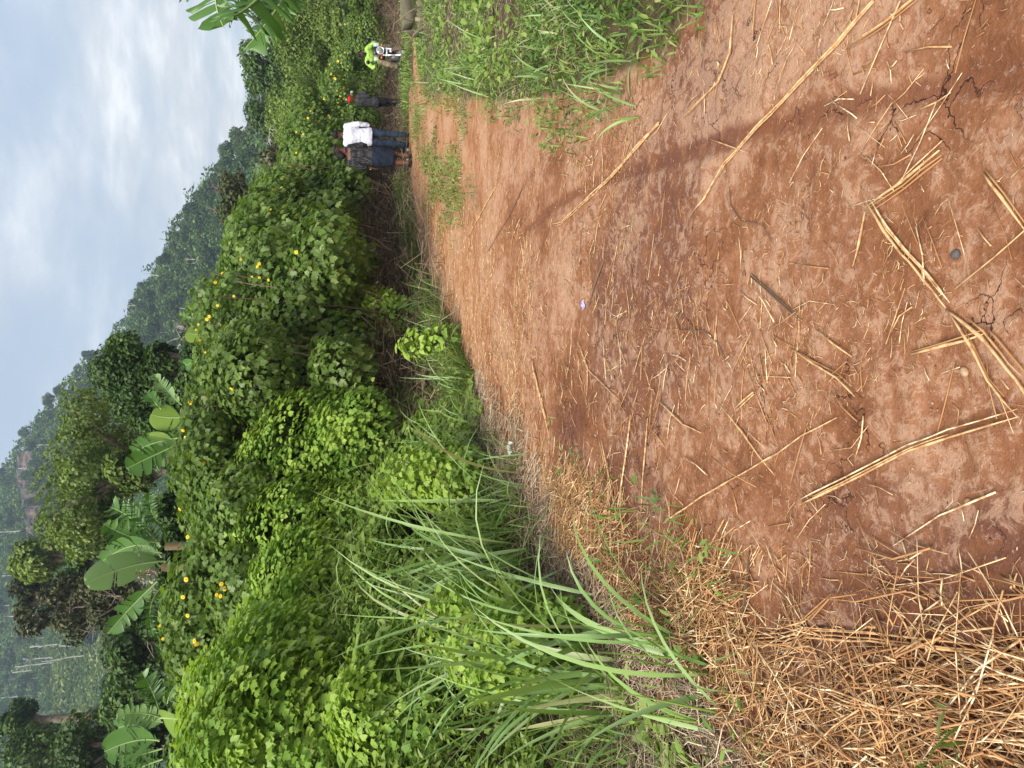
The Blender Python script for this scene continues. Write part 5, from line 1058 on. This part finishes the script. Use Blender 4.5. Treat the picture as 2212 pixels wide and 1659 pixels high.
# person in the red cap raising a hand with a phone
P4 = Person(1.66, .95, headf=nrm(V3(0, 1, .05)), legs=[[(-.085, .08, .48), (-.10, .03, .085)], [(.085, .02, .49), (.09, -.06, .085)]], arms=[[(-.22, .06, 1.16), (-.10, .26, 1.36)], [(.23, .02, 1.14), (.13, .24, 1.33)]], lean=.02)
bd = MB(); P4.torso(bd)
for i in (0, 1):
    P4.leg(bd, i); P4.arm(bd, i); hand(bd, P4.arms[i][1], nrm(V3(.3 * (1 - 2 * i), -.1, 1)), V3(.5 * (1 - 2 * i), -.6, 0), .9, P4.k, 1 if i else -1)
    c = P4.legs[i][1]; capsule(bd, [c, c + V3(0, .02, -.03), c + V3(0, .10, -.045), c + V3(0, .16, -.055)], [.036, .036, .034, .022], 10, [.036, .034, .026, .016])
    capsule(bd, [P4.neck + V3(0, 0, -.02), P4.sho[i] + V3(0, 0, -.01)], [.05, .055], 10)
capsule(bd, [P4.neck, P4.hc - V3(0, .02, .06)], [.056, .050], 12); head(bd, P4.hc, P4.headf)
sh = MB(); P4.torso(sh, .028, .84); [P4.arm(sh, i, .022) for i in (0, 1)]; tr = MB(); [P4.leg(tr, i, .012, (.092, .074, .060, .058, .046)) for i in (0, 1)]; rings(tr, np.array([(0, 0, .78), (0, 0, .86), (0, 0, .96)]), [.15, .165, .15], 18, True, (1, 0, 0), [.11, .12, .11])
kn = MB()
for i in (0, 1): q = P4.legs[i][0]; capsule(kn, [q + V3(0, .012, .05), q + V3(0, .018, .0), q + V3(0, .012, -.04)], [.040, .058, .05], 12)
bp = MB(); rings(bp, [V3(0, .10, .98), V3(0, .135, 1.10), V3(0, .145, 1.24)], [.06, .07, .06], 14, True, (1, 0, 0), [.03, .03, .03])
so = MB(); [shoe(so, P4.legs[i][1], V3(.1 * (2 * i - 1), 1, 0)) for i in (0, 1)]; cp = MB(); hair_cap(cp, P4.hc, P4.headf, P4.k, .014, -.2)
rings(cp, [P4.hc + V3(0, .07, .045), P4.hc + V3(0, .14, .042), P4.hc + V3(0, .19, .034)], [.010, .010, .006], 14, True, (0, 0, 1), [.078, .07, .03])
e = finish(P4, [('jacket', sh, M_DARK, .013), ('trousers', tr, M_BLACK, .013), ('knee', kn, SK2, .010), ('vest', bp, M_RED, .011), ('shoes', so, M_WSHOE, .009), ('cap', cp, M_RED, .009)], place(874, 226, 21.8), -1.25, 'person in a red cap and black clothes holding a phone up to the face', SK, bd)
face_parts(e, P4.hc, P4.headf)
ph = MB(); boxm(ph, (0, 0, 0), (.15, .009, .075), None, .003); boxm(ph, (.045, .006, .015), (.022, .004, .03), None, .0012); pl = place(874, 226, 21.8); c = rotz(V3(0.01, .25, P4.hc[2] - .0), -1.25)
o = link('phone', ph.mesh('phone', [plain('phone_case', (.45, .47, .5), .3, .5)]), None, (pl[0] + c[0], pl[1] + c[1], pl[2] + c[2]), -1.25); tag(o, 'grey phone held in front of the face under the red cap', 'phone')
# ------------------------------------------------------------------ motorcycle and rider
M_TYRE = plain('tyre_rubber', (.06, .042, .032), .9, .2, 0, 30, (.12, .07, .045)); M_CHROME = plain('fork_metal', (.78, .80, .86), .3, .6, .35); M_BLK = plain('black_plastic', (.012, .012, .014), .4, .4); M_LENS = plain('headlight_glass', (.28, .29, .25), .12, .7, .3)
M_ORG = plain('indicator_orange', (.6, .16, .03), .3, .5); M_ENG = plain('engine_metal', (.18, .18, .19), .5, .4, .5); M_FENDER = plain('muddy_fender', (.075, .04, .03), .6, .3, 0, 10, (.12, .06, .04)); M_MIR = plain('mirror_glass', (.35, .5, .55), .1, .8, .7); M_CLOCK = plain('clear_guard', (.35, .48, .42), .2, .5)
mx = at(884, 126, 23.6); my = 23.6; mzg = float(gz(mx[0], my)) - .02
moto = empty('motorcycle', (mx[0], my, mzg), math.pi - .12)   # faces the camera: local +y is forward
def wheel(yc, nm, r=.30, w=.085):
    mb = MB(); th = np.linspace(0, 2 * np.pi, 40, endpoint=False); V = []; prof = np.linspace(0, 2 * np.pi, 10, endpoint=False)
    for t in th:
        for p_ in prof: rr_ = r - .045 + .045 * math.cos(p_) + (.006 if (int(t * 12) % 2 and abs(p_) < 1) else 0); V.append((w / 2 * math.sin(p_), yc + rr_ * math.cos(t), r + rr_ * math.sin(t)))
    i, j = np.meshgrid(np.arange(40), np.arange(10), indexing='ij'); F = np.stack([i * 10 + j, i * 10 + (j + 1) % 10, ((i + 1) % 40) * 10 + (j + 1) % 10, ((i + 1) % 40) * 10 + j], -1).reshape(-1, 4); mb.add(V, F)
    ty = link('tyre', mb.mesh('tyre', [M_TYRE], True), moto)
    mb = MB(); P = [(0, yc + (r - .085) * math.cos(t), r + (r - .085) * math.sin(t)) for t in np.linspace(0, 2 * np.pi, 33)]; rings(mb, P, [.022] * 33, 8, False, (1, 0, 0), [.008] * 33); rings(mb, [(-.06, yc, r), (.06, yc, r)], [.035, .035], 12)
    for k in range(18): t = k * math.pi / 9; s_ = .03 if k % 2 else -.03; rings(mb, [(s_, yc + .03 * math.cos(t), r + .03 * math.sin(t)), (0, yc + (r - .09) * math.cos(t + .15), r + (r - .09) * math.sin(t + .15))], [.003, .003], 5)
    link('rim', mb.mesh('rim', [M_CHROME], True), ty)
wheel(.62, 'front'); wheel(-.62, 'rear')
mb = MB()
for q in (-1, 1):
    rings(mb, [V3(q * .092, .62, .28), V3(q * .092, .52, .52)], [.030, .028], 12); rings(mb, [V3(q * .092, .52, .52), V3(q * .092, .40, .86)], [.019, .019], 12)
fk = link('fork', mb.mesh('fork', [M_CHROME], True), moto)
mb = MB(); boxm(mb, (0, .43, .78), (.25, .05, .045), None, .008); boxm(mb, (0, .40, .88), (.23, .05, .03), None, .008); link('fork_clamp', mb.mesh('fork_clamp', [M_CHROME]), fk)
mb = MB(); 
for q in (-1, 1): rings(mb, [V3(q * .10, .62, .26), V3(q * .115, .65, .31), V3(q * .10, .66, .36)], [.03, .038, .025], 10)
link('axle_cap', mb.mesh('axle_cap', [M_ENG], True), fk)
mb = MB(); P = [V3(0, .62 + .345 * math.cos(t), .30 + .345 * math.sin(t)) for t in np.linspace(.15, 2.4, 16)]; rings(mb, P, [.062] * 16, 10, True, (1, 0, 0), [.010] * 16); link('front_fender', mb.mesh('front_fender', [M_FENDER], True), moto)
mb = MB(); boxm(mb, (0, .60, .67), (.10, .02, .07), rotm('X', -.4), .006); link('number_plate', mb.mesh('number_plate', [plain('blank_plate', (.8, .82, .85), .5, .3)]), moto)
mb = MB(); rings(mb, [V3(0, .38, .98), V3(0, .44, .98), V3(0, .50, .98), V3(0, .515, .98)], [.06, .105, .118, .118], 24, True, (1, 0, 0)); hd = link('headlight', mb.mesh('headlight', [M_BLK], True), moto)
mb = MB(); rings(mb, [V3(0, .516, .98), V3(0, .524, .98)], [.115, .108], 28, False, (1, 0, 0)); rings(mb, [V3(0, .524, .98), V3(0, .516, .98)], [.108, .094], 28, False, (1, 0, 0)); link('bezel', mb.mesh('bezel', [M_CHROME], True), hd)
mb = MB(); rings(mb, [V3(0, .512, .98), V3(0, .520, .98), V3(0, .530, .98), V3(0, .534, .98)], [.098, .095, .06, .02], 24, True, (1, 0, 0)); link('lens', mb.mesh('lens', [M_LENS], True), hd)
mb = MB(); boxm(mb, (0, .43, 1.12), (.26, .06, .10), rotm('X', .3), .02); link('instrument_panel', mb.mesh('instrument_panel', [M_BLK]), moto)
mb = MB(); rings(mb, [V3(-.36, .20, 1.08), V3(-.25, .24, 1.08), V3(-.13, .34, 1.02), V3(.13, .34, 1.02), V3(.25, .24, 1.08), V3(.36, .20, 1.08)], [.012] * 6, 8, True, (0, 0, 1)); hb = link('handlebar', mb.mesh('handlebar', [M_ENG], True), moto)
for q in (-1, 1):
    mb = MB(); rings(mb, [V3(q * .26, .235, 1.08), V3(q * .37, .195, 1.08)], [.018, .018], 10); link('grip', mb.mesh('grip', [M_BLK], True), hb)
    mb = MB(); rings(mb, [V3(q * .24, .28, 1.09), V3(q * .28, .30, 1.2), V3(q * .32, .28, 1.30)], [.006] * 3, 6); rings(mb, [V3(q * .32, .27, 1.33), V3(q * .32, .30, 1.33)], [.05, .06], 14, True, (1, 0, 0)); mm_ = link('mirror', mb.mesh('mirror', [M_BLK], True), hb)
    mb = MB(); rings(mb, [V3(q * .32, .262, 1.33), V3(q * .32, .270, 1.33)], [.046, .048], 14, True, (1, 0, 0)); link('mirror_glass', mb.mesh('mirror_glass', [M_MIR], True), mm_)
    mb = MB(); rings(mb, [V3(q * .08, .42, .93), V3(q * .17, .43, .93)], [.008, .008], 6); rings(mb, [V3(q * .18, .41, .93), V3(q * .18, .46, .93)], [.03, .034], 12, True, (1, 0, 0)); link('indicator', mb.mesh('indicator', [M_ORG], True), moto)
mb = MB(); rings(mb, [V3(0, .30, .92), V3(0, .15, .97), V3(0, -.05, .93), V3(0, -.15, .84)], [.09, .14, .12, .07], 16, True, (1, 0, 0), [.06, .10, .09, .05]); link('fuel_tank', mb.mesh('fuel_tank', [plain('tank_red', (.10, .012, .012), .35, .5)], True), moto)
mb = MB(); rings(mb, [V3(0, -.10, .84), V3(0, -.35, .84), V3(0, -.75, .88)], [.10, .13, .11], 14, True, (1, 0, 0), [.04, .05, .04]); link('seat', mb.mesh('seat', [M_BLK], True), moto)
mb = MB(); boxm(mb, (0, .05, .50), (.24, .30, .28), None, .04); rings(mb, [V3(0, .12, .6), V3(0, .24, .72)], [.08, .075], 14); rings(mb, [V3(.15, .15, .35), V3(.17, -.2, .28), V3(.17, -.75, .34)], [.02, .025, .04], 10); link('engine', mb.mesh('engine', [M_ENG], True), moto)
mb = MB(); rings(mb, [V3(0, .40, .86), V3(0, .28, .62), V3(0, .22, .30)], [.02] * 3, 8); rings(mb, [V3(.06, -.62, .30), V3(.07, -.1, .42), V3(.04, .1, .45)], [.018] * 3, 8); rings(mb, [V3(-.06, -.62, .30), V3(-.07, -.1, .42), V3(-.04, .1, .45)], [.018] * 3, 8); rings(mb, [V3(0, .38, .86), V3(0, 0, .84), V3(0, -.7, .82)], [.02] * 3, 8)
rings(mb, [V3(-.30, -.02, .33), V3(.30, -.02, .33)], [.012] * 2, 8); link('frame', mb.mesh('frame', [M_BLK], True), moto)
mb = MB()
for q in (-1, 1): rings(mb, [V3(q * .14, .30, .74), V3(q * .20, .30, .60), V3(q * .22, .26, .42), V3(q * .14, .26, .36)], [.011] * 4, 8)
link('crash_bar', mb.mesh('crash_bar', [M_BLK], True), moto)
mb = MB(); boxm(mb, (-.20, .34, 1.09), (.13, .012, .16), rotm('X', .25), .004); boxm(mb, (.20, .34, 1.09), (.10, .012, .13), rotm('X', .25), .004); link('hand_guard', mb.mesh('hand_guard', [M_CLOCK]), moto)
# rider, same local frame
PR = Person(1.74, 1.05, headf=V3(0, 1, 0), lean=.0); zs = .90
bd = MB(); rings(bd, [V3(0, -.30, .86), V3(0, -.29, .98), V3(0, -.22, 1.10), V3(0, -.15, 1.25), V3(0, -.11, 1.35), V3(0, -.10, 1.39)], [.16, .165, .15, .18, .16, .07], 18, True, (1, 0, 0), [.12, .12, .11, .115, .10, .06])
HC = V3(.0, -.035, 1.525); capsule(bd, [V3(0, -.09, 1.37), HC - V3(0, .02, .06)], [.056, .052], 12); head(bd, HC, V3(0, 1, -.05))
arms = {}
for q in (-1, 1):
    S_ = V3(q * .195, -.11, 1.34); El = V3(q * .36, -.08, 1.16); Wr = V3(q * .34, .13, 1.10); arms[q] = (S_, El, Wr); capsule(bd, [S_, (S_ + El) / 2, El, (El + Wr) / 2, Wr], [.056, .05, .042, .038, .028], 12); hand(bd, Wr, nrm(V3(-q * .25, 1, -.1)), V3(0, -.05, -1), 1.35, 1.0, -q)
    hp = V3(q * .10, -.28, .90); kn_ = V3(q * .24, .10, .80); an = V3(q * .25, -.04, .40); capsule(bd, [hp, (hp + kn_) / 2, kn_, kn_ + (an - kn_) * .3, an], [.088, .078, .062, .06, .04], 12); capsule(bd, [an, an + V3(0, .06, -.035), an + V3(0, .14, -.045)], [.038, .036, .028], 10); arms[q] += (hp, kn_, an)
    capsule(bd, [V3(0, -.10, 1.35), S_], [.055, .058], 10)
re = empty('person', (mx[0], my, mzg), math.pi - .12); link('body', remesh('body', bd, SK, .0095, 2), re)
sh = MB(); rings(sh, [V3(0, -.30, .90), V3(0, -.29, .98), V3(0, -.22, 1.10), V3(0, -.15, 1.25), V3(0, -.11, 1.34), V3(0, -.10, 1.39)], [.185, .19, .182, .21, .19, .075], 20, True, (1, 0, 0), [.145, .145, .14, .14, .125, .075])
tr = MB(); bt = MB(); gl = MB(); tn = MB()
for q in (-1, 1):
    S_, El, Wr, hp, kn_, an = arms[q]; capsule(sh, [S_, (S_ + El) / 2, El, (El + Wr) / 2, El + (Wr - El) * .85], [.078, .074, .066, .058, .048], 12); capsule(sh, [V3(0, -.10, 1.33), S_], [.07, .078], 10)
    capsule(tr, [hp, (hp + kn_) / 2, kn_, kn_ + (an - kn_) * .3, an + V3(0, 0, .04)], [.105, .098, .088, .09, .082], 12)
    capsule(bt, [an + V3(0, 0, .02), an + V3(0, .0, -.03), an + V3(0, .08, -.045), an + V3(0, .16, -.05)], [.05, .048, .044, .036], 10)
capsule(tn, [V3(0, -.10, 1.375), V3(0, -.08, 1.43), V3(0, -.06, 1.455)], [.085, .074, .07], 14)
rings(tr, [V3(0, -.30, .84), V3(0, -.29, .92), V3(0, -.27, 1.0)], [.17, .18, .16], 18, True, (1, 0, 0), [.13, .135, .125])
hr = MB(); hair_cap(hr, HC, V3(0, 1, 0), 1.0, .010, .0)
for nm, b_, mt, vx in (('shirt', sh, M_LIME, .013), ('trousers', tr, M_KHAKI, .013), ('boots', bt, M_BLK, .01), ('neck_scarf', tn, M_DARK, .01), ('hair', hr, M_HAIR, None)):
    link(nm, remesh(nm, b_, mt, vx, 5) if vx else b_.mesh(nm, [mt], True), re)
face_parts(re, HC, V3(0, 1, 0)); tag(re, 'rider in a lime green shirt and khaki trousers sitting on the motorcycle', 'person'); tag(moto, 'motorcycle facing the camera with a round headlight and silver fork legs', 'motorcycle')
# ------------------------------------------------------------------ weathered plank bin at the right edge
M_PLANK = plain('weathered_plank', (.17, .15, .105), .9, .15, 0, 5, (.105, .09, .062), .7, 30, .01); M_PLANK2 = plain('mossy_plank', (.13, .125, .075), .9, .15, 0, 6, (.18, .16, .11), .7, 30, .01); M_BAMB = plain('bamboo', (.33, .29, .17), .7, .3, 0, 8, (.24, .21, .12))
YB = 12.6; c0 = at(925, 20, YB); bx_, bz_ = c0[0] - .04, -.08; bin_ = empty('plank_bin', (bx_, YB, bz_), 0, (1, 1, .86))
def plank(p0, p1, w, th, mat, tilt=0.0, nm='plank'):
    p0 = np.array(p0, float); p1 = np.array(p1, float); d = p1 - p0; L = np.linalg.norm(d); x = d / L; y = nrm(np.cross(V3(0, 0, 1), x)); z = np.cross(x, y); R = np.stack([x, y, z], -1) @ rotm('X', tilt)
    mb = MB(); boxm(mb, (p0 + p1) / 2, (L, th, w), R, .006); return link(nm, mb.mesh(nm, [mat]), bin_)
plank((-.36, 0, .11), (.75, -.05, .13), .20, .03, M_PLANK); plank((-.28, .0, .30), (.75, -.04, .31), .17, .03, M_PLANK2, .06); plank((-.16, .03, .52), (.02, .03, .50), .20, .03, M_PLANK, .1); plank((-.16, .03, .60), (.75, .03, .62), .22, .03, M_PLANK2, .1)
plank((.20, -.005, .40), (.75, -.02, .44), .10, .03, M_PLANK)
plank((-.37, .02, .10), (-.34, .35, .12), .20, .03, M_PLANK2, -.2, 'side_plank'); plank((-.30, .02, .32), (-.27, .35, .34), .2, .03, M_PLANK, -.2, 'side_plank'); plank((-.20, .02, .54), (-.17, .35, .56), .2, .03, M_PLANK2, -.2, 'side_plank')
plank((-.2, .5, .2), (.8, .5, .2), .3, .03, M_PLANK, 0, 'back_plank'); plank((-.15, .5, .5), (.8, .5, .5), .26, .03, M_PLANK2, 0, 'back_plank')
mb = MB(); rings(mb, [V3(-.18, -.09, -.1), V3(-.18, -.085, .16), V3(-.18, -.082, .17), V3(-.18, -.08, .18), V3(-.18, -.07, .44)], [.034, .033, .037, .033, .032], 14); link('post', mb.mesh('post', [M_BAMB], True), bin_)
tag(bin_, 'weathered wooden plank bin with a bamboo post at the right edge', 'wooden bin')
for i, (a_, L_) in enumerate([((.0, -.14, .30), .8), ((-.2, -.18, .1), .7), ((.25, -.16, .45), .6)]):
    st = np.random.RandomState(990 + i); P = [np.array(a_)]; d = nrm(V3(st.normal(), -.2, 1.0 if i != 1 else .2))
    for k in range(6): d = nrm(d + st.normal(0, .3, 3)); P.append(P[-1] + d * L_ / 6)
    P = np.array(P); mb = MB(); rings(mb, P, np.linspace(.010, .004, 7), 6); P[0, 2] = P[0, 2]; o = link('dead_vine', mb.mesh('dead_vine', [M_DRYG]), None, (bx_, YB, bz_)); tag(o, ['pale dead vine curling over the plank bin', 'dead vine stem at the foot of the plank bin', 'thin dead stem standing before the upper planks'][i], 'dead vine')
# ------------------------------------------------------------------ sky, sun, haze, camera
SUN_EL, SUN_AZ = math.radians(45), math.radians(-150)   # azimuth measured from +Y toward +X
w = bpy.data.worlds.new('World'); bpy.context.scene.world = w; w.use_nodes = True; nt = w.node_tree; nt.nodes.clear()
out = nt.nodes.new('ShaderNodeOutputWorld'); bg = nt.nodes.new('ShaderNodeBackground'); nt.links.new(bg.outputs[0], out.inputs[0])
sky = nt.nodes.new('ShaderNodeTexSky'); sky.sky_type = 'NISHITA'; sky.sun_disc = False; sky.sun_elevation = SUN_EL; sky.sun_rotation = SUN_AZ; sky.air_density = 1.0; sky.dust_density = 2.0
tc = nt.nodes.new('ShaderNodeTexCoord'); sp = nt.nodes.new('ShaderNodeSeparateXYZ'); nt.links.new(tc.outputs['Generated'], sp.inputs[0])
# cloud layer: project the view direction onto a flat cloud deck
zz = mth(nt, 'ADD', mth(nt, 'MAXIMUM', sp.outputs[2], 0.0), .13); cx = nt.nodes.new('ShaderNodeCombineXYZ'); nt.links.new(mth(nt, 'DIVIDE', sp.outputs[0], zz), cx.inputs[0]); nt.links.new(mth(nt, 'DIVIDE', sp.outputs[1], zz), cx.inputs[1]); cx.inputs[2].default_value = 3.3
c1 = noise(nt, .75, 6, .52, cx.outputs[0], .35); c2 = noise(nt, 2.2, 6, .6, cx.outputs[0], .2)
cov = sstep(nt, mth(nt, 'ADD', mth(nt, 'MULTIPLY', c1, .8), mth(nt, 'MULTIPLY', c2, .2)), .40, .60)
cloud = ramp(nt, c2, [(.32, (3.5, 3.75, 4.05)), (.5, (4.4, 4.55, 4.7)), (.62, (5.9, 5.95, 5.95))])
skyc = mixc(nt, .8, sky.outputs[0], (2.7, 3.2, 3.85))
col = mixc(nt, mth(nt, 'ADD', mth(nt, 'MULTIPLY', cov, .85), .08), skyc, cloud)
nt.links.new(col, bg.inputs[0]); bg.inputs['Strength'].default_value = .100
sd = bpy.data.lights.new('sun', 'SUN'); sd.energy = 3.6; sd.angle = math.radians(38); sd.color = (1, .955, .88); so_ = bpy.data.objects.new('sun', sd); COL.objects.link(so_)
sv = Vector((math.sin(SUN_AZ) * math.cos(SUN_EL), math.cos(SUN_AZ) * math.cos(SUN_EL), math.sin(SUN_EL))); so_.rotation_euler = sv.to_track_quat('Z', 'Y').to_euler()
HAZE = True
if HAZE:
    mb = MB(); boxm(mb, (0, 190, 110), (1100, 720, 0.001)); x0, x1, y0, y1, z0, z1 = -460, 460, -130, 640, -8, 260
    V = [(x, y, z) for z in (z0, z1) for x, y in ((x0, y0), (x1, y0), (x1, y1), (x0, y1))]; hm = MB(); hm.add(V, [[(3, 2, 1, 0), (4, 5, 6, 7), (0, 1, 5, 4), (1, 2, 6, 5), (2, 3, 7, 6), (3, 0, 4, 7)]])
    mt = bpy.data.materials.new('haze'); mt.use_nodes = True; nt = mt.node_tree; nt.nodes.clear(); o_ = nt.nodes.new('ShaderNodeOutputMaterial'); v = nt.nodes.new('ShaderNodeVolumePrincipled')
    v.inputs['Color'].default_value = (.62, .76, .95, 1); v.inputs['Density'].default_value = .0005; v.inputs['Anisotropy'].default_value = .2; nt.links.new(v.outputs[0], o_.inputs['Volume'])
    ho = link('haze', hm.mesh('haze', [mt])); tag(ho, 'thin bluish haze over the valley and hill', None, None, 'stuff')
cd = bpy.data.cameras.new('camera'); cam = bpy.data.objects.new('camera', cd); COL.objects.link(cam)
M4 = Matrix.Identity(4)
for r_ in range(3): M4[r_][0] = -Uv[r_]; M4[r_][1] = Rv[r_]; M4[r_][2] = -Fv[r_]; M4[r_][3] = CAM[r_]
cam.matrix_world = M4; cd.sensor_fit = 'HORIZONTAL'; cd.sensor_width = 36; cd.lens = FPX / 2212 * 36; cd.clip_start = .05; cd.clip_end = 3000
sc_ = bpy.context.scene; sc_.camera = cam; sc_.view_settings.view_transform = 'Standard'; sc_.view_settings.look = 'None'; sc_.view_settings.exposure = 0.95; sc_.view_settings.gamma = 1
sc_.cycles.max_bounces = 7; sc_.cycles.diffuse_bounces = 5; sc_.cycles.transmission_bounces = 3; sc_.cycles.volume_bounces = 1; sc_.cycles.transparent_max_bounces = 4
sc_.cycles.use_denoising = True
